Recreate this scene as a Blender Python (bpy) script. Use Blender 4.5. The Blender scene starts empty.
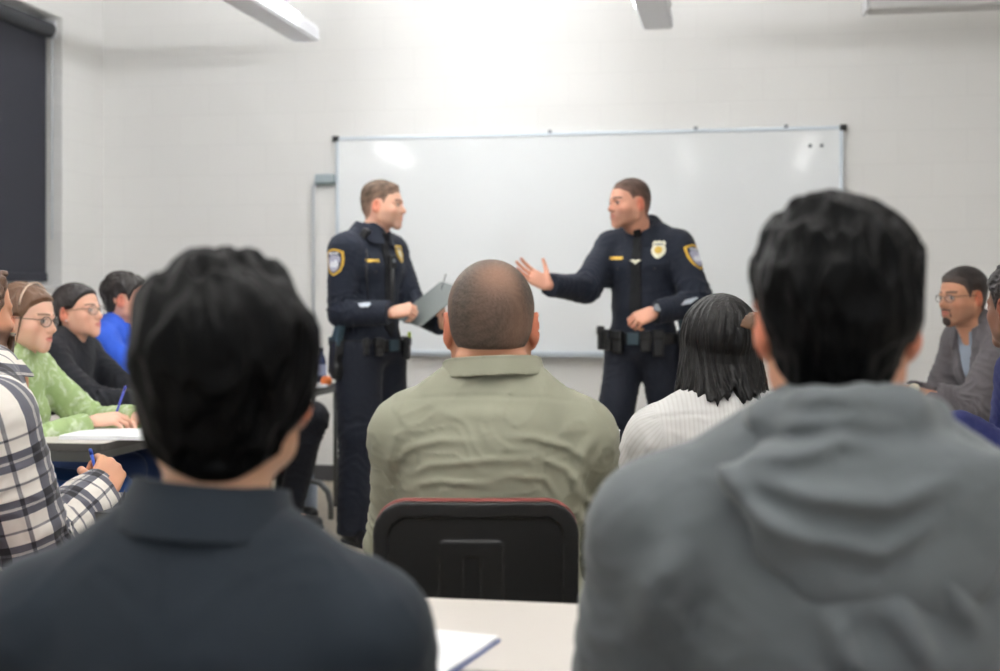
import bpy, math, time
import numpy as np
from mathutils import Vector, Matrix

T0 = time.time()
sc = bpy.context.scene
COL = sc.collection
f32 = np.float32

# ------------------------------------------------------------------ camera frame
TH = math.radians(10.0)
CAMZ = 1.22
FPX = 1300.0
HOR = 298.0
FW = np.array([-math.sin(TH), math.cos(TH), 0.0])
RT = np.array([math.cos(TH), math.sin(TH), 0.0])

def W(px, py, zc):
    """the point seen at (px,py), zc metres in front of the camera"""
    return RT * ((px - 500.0) / FPX * zc) + FW * zc + np.array([0, 0, CAMZ - (py - HOR) / FPX * zc])

def facing(alpha):
    a = math.radians(alpha)
    d = RT * math.sin(a) - FW * math.cos(a)
    return math.atan2(-d[0], d[1])

# ------------------------------------------------------------------ signed distance modelling
def V3(*a):
    return np.array(a, dtype=np.float64)

def nrm(v):
    v = np.asarray(v, float)
    return v / (np.linalg.norm(v) + 1e-12)

def frame(yd, zd):
    y = nrm(yd); x = nrm(np.cross(y, zd)); z = np.cross(x, y)
    return np.stack([x, y, z], 1)          # columns are the axes

def rot(ax=0, ay=0, az=0):
    return np.array(Matrix.Rotation(math.radians(az), 3, 'Z') @ Matrix.Rotation(math.radians(ay), 3, 'Y') @ Matrix.Rotation(math.radians(ax), 3, 'X'))

class Pr:
    """one primitive: kind rc (tapered capsule), el (ellipsoid), bx (rounded box), fn (function)"""
    def __init__(s, kind, *a, k=0.02, op='u', **kw):
        s.kind, s.a, s.k, s.op, s.kw = kind, a, k, op, kw
    def ev(s, p):
        if s.kind == 'rc':
            a, b, ra, rb = s.a
            a = np.asarray(a, f32); ba = np.asarray(b, f32) - a
            L2 = float(ba @ ba) + 1e-9
            pa = p - a
            t = np.clip((pa @ ba) / L2, 0, 1)
            q = pa - t[..., None] * ba
            return np.sqrt(np.einsum('...i,...i->...', q, q)) - (ra + (rb - ra) * t)
        if s.kind == 'el':
            c, r = s.a[0], np.asarray(s.a[1], f32)
            q = p - np.asarray(c, f32)
            if len(s.a) > 2 and s.a[2] is not None:
                q = q @ np.asarray(s.a[2], f32)
            q1 = q / r
            k0 = np.sqrt(np.einsum('...i,...i->...', q1, q1)) + 1e-6
            q2 = q1 / r
            k1 = np.sqrt(np.einsum('...i,...i->...', q2, q2)) + 1e-6
            return k0 * (k0 - 1) / k1
        if s.kind == 'bx':
            c, h, R, rd = s.a
            q = p - np.asarray(c, f32)
            if R is not None:
                q = q @ np.asarray(R, f32)
            q = np.abs(q) - (np.asarray(h, f32) - rd)
            return np.sqrt((np.maximum(q, 0) ** 2).sum(-1)) + np.minimum(q.max(-1), 0) - rd
        return s.a[0](p)
    def box(s):
        if s.kind == 'rc':
            a, b, ra, rb = s.a
            a = np.asarray(a); b = np.asarray(b); r = max(ra, rb)
            return np.minimum(a, b) - r, np.maximum(a, b) + r
        if s.kind in ('el', 'bx'):
            r = float(np.linalg.norm(s.a[1])) if (s.kind == 'bx' or (len(s.a) > 2 and s.a[2] is not None)) else None
            if r is None:
                return np.asarray(s.a[0]) - s.a[1], np.asarray(s.a[0]) + s.a[1]
            return np.asarray(s.a[0]) - r, np.asarray(s.a[0]) + r
        return s.kw['lo'], s.kw['hi']

def rc(a, b, ra, rb, **k): return Pr('rc', a, b, ra, rb, **k)
def el(c, r, R=None, **k): return Pr('el', c, r, R, **k)
def bx(c, h, R=None, rd=0.005, **k): return Pr('bx', c, h, R, rd, **k)
def fn(f, **k): return Pr('fn', f, **k)

def comb(d, e, op, k):
    if op == 'u':
        h = np.clip(0.5 + 0.5 * (d - e) / k, 0, 1)
        return d + (e - d) * h - k * h * (1 - h)
    if op == 's':
        e = -e
    h = np.clip(0.5 - 0.5 * (d - e) / k, 0, 1)
    return d + (e - d) * h + k * h * (1 - h)

def feval(prims, p):
    d = np.full(p.shape[:-1], 1e3, f32)
    for q in prims:
        d = comb(d, q.ev(p), q.op, q.k)
    return d

CORN = np.array([[i, j, k] for i in (0, 1) for j in (0, 1) for k in (0, 1)])
CE = [(a, b) for a in range(8) for b in range(a + 1, 8) if np.abs(CORN[a] - CORN[b]).sum() == 1]

def sdf_mesh(prims, vox, disp=None, margin=0.0, bounds=None):
    """surface nets over sparse blocks -> verts, quads"""
    if bounds is None:
        B = [q.box() for q in prims if q.op == 'u']
        lo = np.min([b[0] for b in B], 0); hi = np.max([b[1] for b in B], 0)
    else:
        lo, hi = map(np.asarray, bounds)
    m = 0.02 + margin
    lo = lo - m; hi = hi + m
    N = 8; bs = N * vox
    nb = np.ceil((hi - lo) / bs).astype(int) + 1
    gi = np.stack(np.meshgrid(*[np.arange(n) for n in nb], indexing='ij'), -1).reshape(-1, 3)
    cen = (lo + (gi + 0.5) * bs).astype(f32)
    r = bs * 0.87
    D = [q.ev(cen) for q in prims]
    d = np.full(len(cen), 1e3, f32); dmin = d.copy()
    for q, e in zip(prims, D):
        d = comb(d, e, q.op, q.k)
        if q.op == 'u': dmin = np.minimum(dmin, e)
    act = np.abs(d) < r * 1.7 + margin + 0.006
    gi = gi[act]; nA = len(gi)
    loc = np.stack(np.meshgrid(*[np.arange(N + 1)] * 3, indexing='ij'), -1).reshape(-1, 3)
    CH = 1500
    ids = []; vs = []; quads = []
    stride = (nb * N + 2).astype(np.int64)
    def gid(c): return (c[..., 0] * stride[1] + c[..., 1]) * stride[2] + c[..., 2]
    corner_off = (CORN[:, 0] * (N + 1) + CORN[:, 1]) * (N + 1) + CORN[:, 2]
    cl = np.stack(np.meshgrid(*[np.arange(N)] * 3, indexing='ij'), -1).reshape(-1, 3)
    cbase = (cl[:, 0] * (N + 1) + cl[:, 1]) * (N + 1) + cl[:, 2]
    Dm = [e[act] for e in D]; dmin = dmin[act]
    for s in range(0, nA, CH):
        g = gi[s:s + CH]
        lat = (g[:, None, :] * N + loc[None])
        p = (lo + lat * vox).astype(f32)
        d = np.full(p.shape[:2], 1e3, f32)
        for q, e in zip(prims, Dm):
            ee = e[s:s + CH]
            if q.op == 'u':
                sel = np.nonzero(ee < dmin[s:s + CH] + 3.4 * r + 2 * q.k)[0]
            else:
                sel = np.nonzero((ee if q.op == 's' else -ee) < 2.6 * r + 2 * q.k)[0]
            if len(sel) == 0: continue
            if len(sel) == len(g):
                d = comb(d, q.ev(p), q.op, q.k)
            else:
                d[sel] = comb(d[sel], q.ev(p[sel]), q.op, q.k)
        if disp is not None:
            near = (np.abs(d) < margin + 3 * vox)
            d[near] -= disp(p[near])
        S = d < 0
        cv = S[:, cbase[:, None] + corner_off[None]]         # (n,512,8)
        cnt = cv.sum(-1)
        bi, ci = np.nonzero((cnt > 0) & (cnt < 8))
        if len(bi):
            vals = d[bi[:, None], cbase[ci][:, None] + corner_off[None]]
            acc = np.zeros((len(bi), 3)); n = np.zeros(len(bi))
            for a, b in CE:
                va, vb = vals[:, a], vals[:, b]
                mk = (va < 0) != (vb < 0)
                t = np.where(mk, va / np.where(mk, va - vb, 1), 0)
                acc += mk[:, None] * (CORN[a] + t[:, None] * (CORN[b] - CORN[a]))
                n += mk
            cell = g[bi] * N + cl[ci]
            ids.append(gid(cell)); vs.append(lo + (cell + acc / n[:, None]) * vox)
        Sg = S.reshape(-1, N + 1, N + 1, N + 1)
        for ax in range(3):
            A = Sg[:, :N, :N, :N]
            Bm = [slice(0, N)] * 3; Bm[ax] = slice(1, N + 1)
            Bv = Sg[(slice(None),) + tuple(Bm)]
            b_, i_, j_, k_ = np.nonzero(A != Bv)
            if len(b_) == 0: continue
            c = g[b_] * N + np.stack([i_, j_, k_], 1)
            flip = ~A[b_, i_, j_, k_]
            u = np.zeros(3, int); v = np.zeros(3, int)
            u[(ax + 1) % 3] = 1; v[(ax + 2) % 3] = 1
            qd = np.stack([gid(c - u - v), gid(c - v), gid(c), gid(c - u)], 1)
            qd[flip] = qd[flip][:, ::-1]
            quads.append(qd)
    if not ids:
        return np.zeros((0, 3)), np.zeros((0, 4), int)
    ids = np.concatenate(ids); vs = np.concatenate(vs); quads = np.concatenate(quads)
    o = np.argsort(ids); ids = ids[o]; vs = vs[o]
    qi = np.searchsorted(ids, quads); qi = np.clip(qi, 0, len(ids) - 1)
    ok = (ids[qi] == quads).all(1)
    return vs, qi[ok]

def mesh_np(name, vs, faces, smooth=True):
    me = bpy.data.meshes.new(name)
    faces = np.asarray(faces)
    n, k = faces.shape
    me.vertices.add(len(vs)); me.vertices.foreach_set('co', np.asarray(vs, f32).ravel())
    me.loops.add(n * k); me.loops.foreach_set('vertex_index', faces.astype(np.int32).ravel())
    me.polygons.add(n)
    me.polygons.foreach_set('loop_start', np.arange(0, n * k, k, dtype=np.int32))
    me.polygons.foreach_set('use_smooth', np.full(n, smooth, dtype=bool))
    me.update(calc_edges=True)
    me.validate()
    return me

def drop_islands(vs, q, minv=60):
    """keep the connected pieces that are not crumbs"""
    lab = np.arange(len(vs))
    for _ in range(400):
        m = lab[q].min(1)
        new = lab.copy()
        for c in range(4): np.minimum.at(new, q[:, c], m)
        new = new[new]
        if (new == lab).all(): break
        lab = new
    u, inv, cnt = np.unique(lab, return_inverse=True, return_counts=True)
    keep = cnt[inv] >= minv
    idx = np.cumsum(keep) - 1
    q = q[keep[q].all(1)]
    return vs[keep], idx[q]

def link(name, me, mat=None, parent=None):
    o = bpy.data.objects.new(name, me); COL.objects.link(o)
    if mat is not None: me.materials.append(mat)
    if parent is not None: o.parent = parent
    return o

def sdf_obj(name, prims, vox, mat, parent=None, disp=None, margin=0.0, colfn=None, uvfn=None, bounds=None, crumbs=60):
    vs, q = sdf_mesh(prims, vox, disp, margin, bounds)
    if crumbs: vs, q = drop_islands(vs, q, crumbs)
    me = mesh_np(name, vs, q)
    if colfn is not None:
        a = me.color_attributes.new('Col', 'FLOAT_COLOR', 'POINT')
        c = np.ones((len(vs), 4), f32); c[:, :3] = colfn(vs)
        a.data.foreach_set('color', c.ravel())
    if uvfn is not None:
        a = me.attributes.new('cuv', 'FLOAT_VECTOR', 'POINT')
        a.data.foreach_set('vector', uvfn(vs).astype(f32).ravel())
    return link(name, me, mat, parent)

_rs = np.random.RandomState(5)
def make_noise(scale, octs=3, seed=0, aniso=(1, 1, 1)):
    r = np.random.RandomState(seed); K = []
    for o in range(octs):
        for _ in range(5):
            k = r.normal(size=3); k /= np.linalg.norm(k)
            K.append((k * aniso * 2 * math.pi * scale * (1.9 ** o) * r.uniform(.7, 1.3), r.uniform(0, 6.28), 0.55 ** o))
    tot = math.sqrt(sum(a * a for _, _, a in K)) * 0.7
    def f(p):
        out = 0
        for k, ph, a in K: out = out + a * np.sin(p @ k.astype(f32) + ph)
        return out / tot
    return f

# ------------------------------------------------------------------ materials
def srgb(r, g, b):
    c = [(v / 255.0) for v in (r, g, b)]
    return tuple((x / 12.92 if x <= 0.04045 else ((x + 0.055) / 1.055) ** 2.4) for x in c)

def new_mat(name):
    m = bpy.data.materials.new(name); m.use_nodes = True
    nt = m.node_tree; b = nt.nodes['Principled BSDF']
    return m, nt, b

def mat(name, col, rough=0.6, metal=0.0, bump=None, vcol=False, sheen=0.0, spec=0.5, var=None, sss=0.0, coat=0.0, aniso=None):
    m, nt, b = new_mat(name)
    b.inputs['Base Color'].default_value = (*col, 1)
    b.inputs['Roughness'].default_value = rough
    b.inputs['Metallic'].default_value = metal
    b.inputs['Specular IOR Level'].default_value = spec
    if sheen:
        b.inputs['Sheen Weight'].default_value = sheen * .4
        b.inputs['Sheen Roughness'].default_value = 0.5
    if coat: b.inputs['Coat Weight'].default_value = coat
    if sss:
        b.inputs['Subsurface Weight'].default_value = sss
        b.inputs['Subsurface Radius'].default_value = (0.02, 0.006, 0.003)
        b.inputs['Subsurface Scale'].default_value = 0.6
    src = None
    if vcol:
        a = nt.nodes.new('ShaderNodeAttribute'); a.attribute_name = 'Col'
        src = a.outputs['Color']
        nt.links.new(src, b.inputs['Base Color'])
    tc = nt.nodes.new('ShaderNodeTexCoord')
    if var:
        n = nt.nodes.new('ShaderNodeTexNoise'); n.inputs['Scale'].default_value = var[0]; n.inputs['Detail'].default_value = 4
        nt.links.new(tc.outputs['Object'], n.inputs['Vector'])
        mx = nt.nodes.new('ShaderNodeMix'); mx.data_type = 'RGBA'; mx.blend_type = 'MULTIPLY'
        mx.inputs[0].default_value = 1.0
        rp = nt.nodes.new('ShaderNodeValToRGB')
        rp.color_ramp.elements[0].color = (1 - var[1],) * 3 + (1,); rp.color_ramp.elements[1].color = (1 + var[1] * 0.6,) * 3 + (1,)
        rp.color_ramp.elements[0].position = 0.3; rp.color_ramp.elements[1].position = 0.7
        nt.links.new(n.outputs['Fac'], rp.inputs['Fac'])
        if src is None: mx.inputs[6].default_value = (*col, 1)
        else: nt.links.new(src, mx.inputs[6])
        nt.links.new(rp.outputs['Color'], mx.inputs[7])
        nt.links.new(mx.outputs[2], b.inputs['Base Color'])
    if bump:
        n = nt.nodes.new('ShaderNodeTexNoise'); n.inputs['Scale'].default_value = bump[0]; n.inputs['Detail'].default_value = 5
        if aniso:
            mp = nt.nodes.new('ShaderNodeMapping'); mp.inputs['Scale'].default_value = aniso
            nt.links.new(tc.outputs['Object'], mp.inputs['Vector']); nt.links.new(mp.outputs[0], n.inputs['Vector'])
        else:
            nt.links.new(tc.outputs['Object'], n.inputs['Vector'])
        bp = nt.nodes.new('ShaderNodeBump'); bp.inputs['Strength'].default_value = bump[1]; bp.inputs['Distance'].default_value = bump[2] if len(bump) > 2 else 0.002
        nt.links.new(n.outputs['Fac'], bp.inputs['Height']); nt.links.new(bp.outputs['Normal'], b.inputs['Normal'])
    return m

def emis(name, col, s):
    m, nt, b = new_mat(name)
    b.inputs['Base Color'].default_value = (0.8, 0.8, 0.8, 1)
    b.inputs['Emission Color'].default_value = (*col, 1); b.inputs['Emission Strength'].default_value = s
    return m

# ------------------------------------------------------------------ plain mesh builder
class MB:
    def __init__(s): s.v = []; s.f = []
    def add(s, vs, fs):
        o = len(s.v); s.v += [tuple(map(float, x)) for x in vs]; s.f += [tuple(i + o for i in f) for f in fs]
    def box(s, lo, hi, R=None, c=None):
        lo = np.array(lo, float); hi = np.array(hi, float)
        P = np.array([[(lo, hi)[i][0], (lo, hi)[j][1], (lo, hi)[k][2]] for i in (0, 1) for j in (0, 1) for k in (0, 1)])
        if R is not None: P = P @ np.asarray(R).T
        if c is not None: P = P + np.asarray(c)
        s.add(P, [(0, 1, 3, 2), (4, 6, 7, 5), (0, 4, 5, 1), (2, 3, 7, 6), (0, 2, 6, 4), (1, 5, 7, 3)])
    def tube(s, pts, r, n=10, cap=True):
        pts = [np.array(p, float) for p in pts]; rr = r if hasattr(r, '__len__') else [r] * len(pts)
        rings = []; up = None
        for i, p in enumerate(pts):
            t = nrm((pts[min(i + 1, len(pts) - 1)] - pts[max(i - 1, 0)]))
            if up is None: up = np.array([0, 0, 1.0]) if abs(t[2]) < .9 else np.array([1.0, 0, 0])
            x = nrm(np.cross(t, up)); y = np.cross(x, t); up = y
            rings.append([p + rr[i] * (math.cos(a) * x + math.sin(a) * y) for a in np.linspace(0, 2 * math.pi, n, endpoint=False)])
        vs = [q for R_ in rings for q in R_]; fs = []
        for i in range(len(pts) - 1):
            for j in range(n):
                fs.append((i * n + j, i * n + (j + 1) % n, (i + 1) * n + (j + 1) % n, (i + 1) * n + j))
        if cap: fs += [tuple(range(n))[::-1], tuple((len(pts) - 1) * n + j for j in range(n))]
        s.add(vs, fs)
    def lathe(s, prof, n=24, c=(0, 0, 0), R=None):
        vs = []; fs = []
        for r, z in prof:
            for a in np.linspace(0, 2 * math.pi, n, endpoint=False): vs.append((r * math.cos(a), r * math.sin(a), z))
        for i in range(len(prof) - 1):
            for j in range(n): fs.append((i * n + j, i * n + (j + 1) % n, (i + 1) * n + (j + 1) % n, (i + 1) * n + j))
        fs += [tuple(range(n))[::-1], tuple((len(prof) - 1) * n + j for j in range(n))]
        vs = np.array(vs)
        if R is not None: vs = vs @ np.asarray(R).T
        s.add(vs + np.array(c), fs)
    def prism(s, pts, z0, z1, R=None, c=None):
        """outline in local xy extruded along z"""
        n = len(pts)
        vs = np.array([(x, y, z0) for x, y in pts] + [(x, y, z1) for x, y in pts], float)
        if R is not None: vs = vs @ np.asarray(R).T
        if c is not None: vs = vs + np.asarray(c)
        s.add(vs, [tuple(range(n))[::-1], tuple(range(n, 2 * n))] + [(i, (i + 1) % n, n + (i + 1) % n, n + i) for i in range(n)])
    def build(s, name, m=None, parent=None, smooth=False, bevel=0, loc=None, rz=0):
        me = bpy.data.meshes.new(name); me.from_pydata(s.v, [], s.f); me.update()
        o = link(name, me, m, parent)
        if smooth:
            me.polygons.foreach_set('use_smooth', [True] * len(me.polygons))
        if bevel:
            b = o.modifiers.new('bevel', 'BEVEL'); b.width = bevel; b.segments = 3; b.limit_method = 'ANGLE'; b.angle_limit = math.radians(40)
            b.harden_normals = False
        if loc is not None: o.location = loc
        o.rotation_euler.z = rz
        return o

def rrect(w, h, r, n=6):
    out = []
    for cx, cy, a0 in ((w - r, h - r, 0), (-w + r, h - r, 90), (-w + r, -h + r, 180), (w - r, -h + r, 270)):
        for i in range(n + 1):
            a = math.radians(a0 + 90 * i / n); out.append((cx + r * math.cos(a), cy + r * math.sin(a)))
    return out

def tag(o, label=None, cat=None, group=None, kind=None):
    if label: o['label'] = label
    if cat: o['category'] = cat
    if group: o['group'] = group
    if kind: o['kind'] = kind
    return o

def empty(name, loc, rz=0.0):
    o = bpy.data.objects.new(name, None); COL.objects.link(o); o.empty_display_size = 0.1
    o.location = [float(x) for x in loc]; o.rotation_euler.z = rz
    return o

def copy_tree(o, parent=None):
    c = o.copy(); COL.objects.link(c)
    if parent is not None: c.parent = parent
    for ch in [x for x in bpy.data.objects if x.parent == o]:
        copy_tree(ch, c)
    return c
# ------------------------------------------------------------------ people
def ik(a, b, l1, l2, pole):
    a = np.asarray(a, float); b = np.asarray(b, float); d = b - a; L = np.linalg.norm(d)
    if L > (l1 + l2) * 0.995:
        b = a + d / L * (l1 + l2) * 0.995; d = b - a; L = np.linalg.norm(d)
    x = (l1 * l1 - l2 * l2 + L * L) / (2 * L); h = math.sqrt(max(l1 * l1 - x * x, 1e-6))
    u = d / L; p = np.asarray(pole, float); p = nrm(p - u * (p @ u))
    return a + u * x + p * h, b

def head_prims(c, R, s=1.0, fem=False, ears=True, jawy=0.0, nose=1.0, jaww=1.0):
    T = lambda *q: np.asarray(c) + np.asarray(R) @ (np.array(q) * s)
    E = lambda q, r, k=.02, op='u', Rl=None: el(T(*q), np.array(r) * s, np.asarray(R) if Rl is None else np.asarray(R) @ Rl, k=k * s, op=op)
    C = lambda a, b, ra, rb, k=.012, op='u': rc(T(*a), T(*b), ra * s, rb * s, k=k * s, op=op)
    P = [E((0, -.016, .034), (.0765, .097, .087), .01),
         E((0, -.03, -.012), (.066, .072, .062), .02),
         E((0, .018, -.02), (.0645 * jaww, .072, .078), .03),
         E((0, .034, .040), (.058, .055, .052), .02)]
    jw = .050 * jaww if not fem else .041
    if fem: P[2] = E((0, .020, -.018), (.0605, .070, .072), .03)
    for sx in (-1, 1):
        P += [C((sx * jw, .0, -.062), (sx * (.009 if fem else .014), .069 + jawy, -.092 if fem else -.098), .016 if fem else .018, .0155 if fem else .0175, .025),
              C((sx * .058, .0, -.02), (sx * jw, .0, -.062), .016, .018, .02),
              E((sx * .044, .052, -.026), (.022, .024, .022), .02),
              E((sx * .040, .034, -.060), (.018, .026, .026), .03),
              C((sx * .012, .090, .019), (sx * .044, .071, .017), .010 if fem else .012, .010, .012)]
    P += [E((0, .074 + jawy, -.094 if fem else -.099), (.015 if fem else .019, .0145, .0155 if fem else .017), .018),
          E((0, .078, -.058), (.028, .0195, .030), .022)]
    for sx in (-1, 1):
        P += [E((sx * .031, .098, .001), (.0185, .016, .0125), .012, 's')]
    P += [C((0, .086, .012), (0, .106 + (nose - 1) * .02, -.025), .0085, .0110, .012),
          C((0, .088, -.018), (0, .094, -.034), .0130, .0140, .010),
          E((0, .109 + (nose - 1) * .02, -.029), (.0090, .0095, .0085), .008)]
    for sx in (-1, 1):
        P += [E((sx * .0125, .099, -.033), (.0075, .010, .0075), .006),
              E((sx * .031, .0755, .001), (.0165, .0145, .0135), .005)]
    P += [C((-.017, .089, -.056), (.017, .089, -.056), .005, .005, .005), C((-.007, .0965, -.0555), (.007, .0965, -.0555), .0058, .0058, .006),
          C((-.014, .090, -.069), (.014, .090, -.069), .0055, .0055, .005), C((-.006, .0955, -.0685), (.006, .0955, -.0685), .0062, .0062, .006),
          E((0, .105, -.062), (.022, .010, .0016), .003, 's')]
    if ears:
        for sx in (-1, 1):
            Rl = rot(0, 0, sx * -22) @ rot(-12, 0, 0)
            P += [E((sx * .083, -.018, -.004), (.0075, .0195, .033), .006, Rl=Rl),
                  E((sx * .078, -.008, -.028), (.008, .012, .016), .006),
                  E((sx * .090, -.012, .000), (.0065, .0105, .019), .004, 's', Rl=Rl)]
    return P

def hand_prims(wr, R, side, curl=(20, 20, 20, 20), spread=4, thumb=(40, 20, 15), s=1.0, hold=0):
    """R columns: x across, y towards the fingertips, z back of the hand; side +1: thumb on +x"""
    T = lambda q: np.asarray(wr) + np.asarray(R) @ (np.array([q[0] * side, q[1], q[2]]) * s)
    P = [el(T((0, .045, -.002)), np.array([.036, .052, .0155]) * s, R, k=.01)]
    base = [(.029, .088, 0), (.0095, .093, .002), (-.0105, .089, .001), (-.0285, .079, -.001)]
    ln = [(.042, .026, .021), (.047, .030, .022), (.043, .027, .021), (.034, .020, .019)]
    for i, (b, l) in enumerate(zip(base, ln)):
        P.append(rc(T((b[0] * .75, .014, 0)), T(b), .0125 * s, .0105 * s, k=.010))
        a = math.radians(0); p = np.array(b, float); sp = math.radians(spread * (1.5 - i)); c = curl[i]
        cc = c if hasattr(c, '__len__') else (c, c * 1.15, c * .8)
        r = [.0095, .0086, .0080, .0070] if i < 3 else [.0083, .0076, .0070, .0062]
        for j in range(3):
            a += math.radians(cc[j])
            d = np.array([math.sin(sp) * math.cos(a), math.cos(sp) * math.cos(a), -math.sin(a)])
            q = p + d * l[j]
            P.append(rc(T(p), T(q), r[j] * s, r[j + 1] * s, k=.0035)); p = q
    # thumb: leaves the side of the palm near its base
    out, fl, bend = [math.radians(v) for v in thumb]
    p = np.array([.020, .018, -.006]); q = p + np.array([math.sin(out), math.cos(out) * math.cos(fl), -math.sin(fl)]) * .042
    P.append(rc(T(p), T(q), .0155 * s, .0115 * s, k=.012))
    o2 = out - bend; f2 = fl + bend * .4
    q2 = q + nrm([math.sin(o2), math.cos(o2) * math.cos(f2), -math.sin(f2)]) * .032
    P.append(rc(T(q), T(q2), .0108 * s, .0095 * s, k=.004))
    o3 = o2 - bend
    q3 = q2 + nrm([math.sin(o3), math.cos(o3) * math.cos(f2), -math.sin(f2)]) * .026
    P.append(rc(T(q2), T(q3), .0095 * s, .0078 * s, k=.003))
    return P

def interp(x, xs, ys): return np.interp(x, xs, ys).astype(f32)

class Person:
    def __init__(s, label, px, zc, alpha, w=1.0, fat=1.0, seated=True, spz=.56, C7=(0, -.03, 1.08), pelvis=(0, -.02, .55),
                 head=(0, .03, 1.24), halpha=None, hpitch=0, hroll=0, hs=1.0, fem=False, skin=(205, 160, 135), shw=.185,
                 group=None, jawy=0.0, neck=None, nose=1.0, jaww=1.0, shz=.07):
        g = W(px, HOR, zc); g[2] = 0
        s.rz = facing(alpha); s.loc = g
        s.root = empty('person', g, s.rz); tag(s.root, label, 'person', group)
        s.M = np.array(Matrix.Rotation(s.rz, 3, 'Z'))
        s.pel = np.array(pelvis, float); s.C7 = np.array(C7, float); s.hc = np.array(head, float)
        up = nrm(s.C7 - s.pel); s.TR = frame(np.cross(up, [1, 0, 0]), up)        # torso frame
        s.up = up; s.w, s.fat, s.fem, s.hs, s.seated = w, fat, fem, hs, seated
        ha = alpha if halpha is None else halpha
        d = facing(ha) - s.rz
        s.HR = np.array(Matrix.Rotation(d, 3, 'Z') @ Matrix.Rotation(math.radians(hpitch), 3, 'X') @ Matrix.Rotation(math.radians(hroll), 3, 'Y'))
        s.sh = {i: s.C7 - up * shz + s.TR @ np.array([i * shw, .012, 0]) for i in (-1, 1)}
        s.neckr = neck or (.047 if fem else .058)
        s.skin = np.array(srgb(*skin)); s.jawy = jawy; s.nose = nose; s.jaww = jaww
        s.arm = {}; s.hand = {}; s.leg = {}
    def L(s, px, py, zc):
        return s.M.T @ (W(px, py, zc) - s.loc)
    def cdir(s, right, up, away):
        """a direction given as seen from the photograph's side, in the person's own axes"""
        return s.M.T @ nrm(RT * right + FW * away + np.array([0, 0, up]))
    def set_arm(s, side, wrist, pole, l1=.29, l2=.255, hdir=None, hback=None, **hk):
        e, wv = ik(s.sh[side], wrist, l1, l2, pole)
        s.arm[side] = (s.sh[side], e, wv)
        hd = nrm(wv - e) if hdir is None else nrm(hdir)
        hb = (0, 0, 1) if hback is None else hback
        R = frame(hd, hb); 
        s.hand[side] = (wv, R, hk)
    def set_leg(s, side, knee, ankle, toe=(0, 1, 0)):
        hip = s.pel + np.array([side * .09, 0, -.01]); s.leg[side] = (hip, np.array(knee, float), np.array(ankle, float), np.array(toe, float))
    def sit_legs(s, kz=.50, kn=.44, sp=.12, back=.02):
        for i in (-1, 1):
            s.set_leg(i, (i * sp, s.pel[1] + kn, kz), (i * sp * 1.1, s.pel[1] + kn - back, .09))
    # --- primitives
    def torso(s, o=0.0, hips=True):
        w, f, up, TR = s.w, s.fat, s.up, s.TR
        T = lambda x, y, z: s.pel + TR @ np.array([x, y, z])
        h = np.linalg.norm(s.C7 - s.pel)
        P = []
        if hips: P.append(el(T(0, -.005, .02), np.array([.165 * w, .118 * f, .125]) + o, TR, k=.04))
        P += [el(T(0, .005 + (f - 1) * .04, h * .34), np.array([.140 * w * (.92 if s.fem else 1), .104 * f, .15]) + o, TR, k=.06),
              el(T(0, .002, h * .66), np.array([.160 * w * (.93 if s.fem else 1), .112 * (f * .5 + .5), .17]) + o, TR, k=.06),
              rc(s.sh[-1] * .75 + s.sh[1] * .25, s.sh[1] * .75 + s.sh[-1] * .25, .068 + o, .068 + o, k=.05)]
        for i in (-1, 1):
            P += [rc(s.C7 + TR @ np.array([i * .035, .005, -.005]), s.sh[i] + up * .012, .042 + o, .044 + o, k=.05),
                  rc(s.C7 + TR @ np.array([0, .0, -.04]), T(0, -.01, h * .6), .055 + o, .09 + o, k=.04)][: (2 if i < 0 else 1)]
            if s.fem: P.append(el(T(i * .075, .085, h * .56), np.array([.06, .05, .06]) + o, TR, k=.03))
            else: P.append(el(T(i * .075, .06, h * .68), np.array([.075, .055, .06]) + o, TR, k=.04))
        return P
    def armp(s, side, o=0.0, end=1.0, r=(.054, .044, .040, .029), k=.025):
        a, e, wv = s.arm[side]; m = .88 if s.fem else 1.0
        r = [x * m for x in r]
        e2 = e + (wv - e) * end
        rr = r[2] + (r[3] - r[2]) * end
        return [el(a, np.array([.062 * m + o] * 3), None, k=.03), rc(a, e, r[0] + o, r[1] + o, k=.03), rc(e, e2, r[2] + o, rr + o, k=k)]
    def neckp(s, o=0.0):
        b = s.C7 + s.TR @ np.array([0, .03, -.03]); t = s.hc + s.HR @ np.array([0, -.022, -.05]) * s.hs
        t2 = s.hc + s.HR @ np.array([0, .01, -.07]) * s.hs
        return [rc(b, t, s.neckr * 1.06 + o, s.neckr * .96 + o, k=.02), rc(s.C7 + s.TR @ np.array([0, .045, -.02]), t2, s.neckr * .85 + o, s.neckr * .72 + o, k=.02)]
    def headp(s): return head_prims(s.hc, s.HR, s.hs, s.fem, jawy=s.jawy, nose=s.nose, jaww=s.jaww)
    def legp(s, side, o=0.0, r=(.086, .058, .055, .036)):
        h, kn, an, toe = s.leg[side]
        return [rc(h, kn, r[0] + o, r[1] + o, k=.03), rc(kn, an, r[2] + o, r[3] + o, k=.03)]
    def to_head(s, p): return ((p - s.hc.astype(f32)) @ s.HR.astype(f32)) / s.hs
    # --- body
    def body(s, vox=.004, stubble=0.0, lips=(170, 95, 85), brow=(60, 45, 38), skinvar=None, extra=(), disp=None, legs=True):
        P = s.headp() + s.neckp() + s.torso(-.014)
        for i in s.arm:
            P += s.armp(i, -.004)
            wv, R, hk = s.hand[i]
            thumb_side = -i
            P += hand_prims(wv, R, thumb_side, s=.92 if s.fem else 1.04, **hk)
        if legs:
            for i in s.leg:
                P += s.legp(i, -.006)
                h, kn, an, toe = s.leg[i]
                P.append(rc(an + (0, 0, -.03), an + toe * .12 + np.array([0, 0, -.06]), .032, .02, k=.02))
        P += list(extra)
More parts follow.
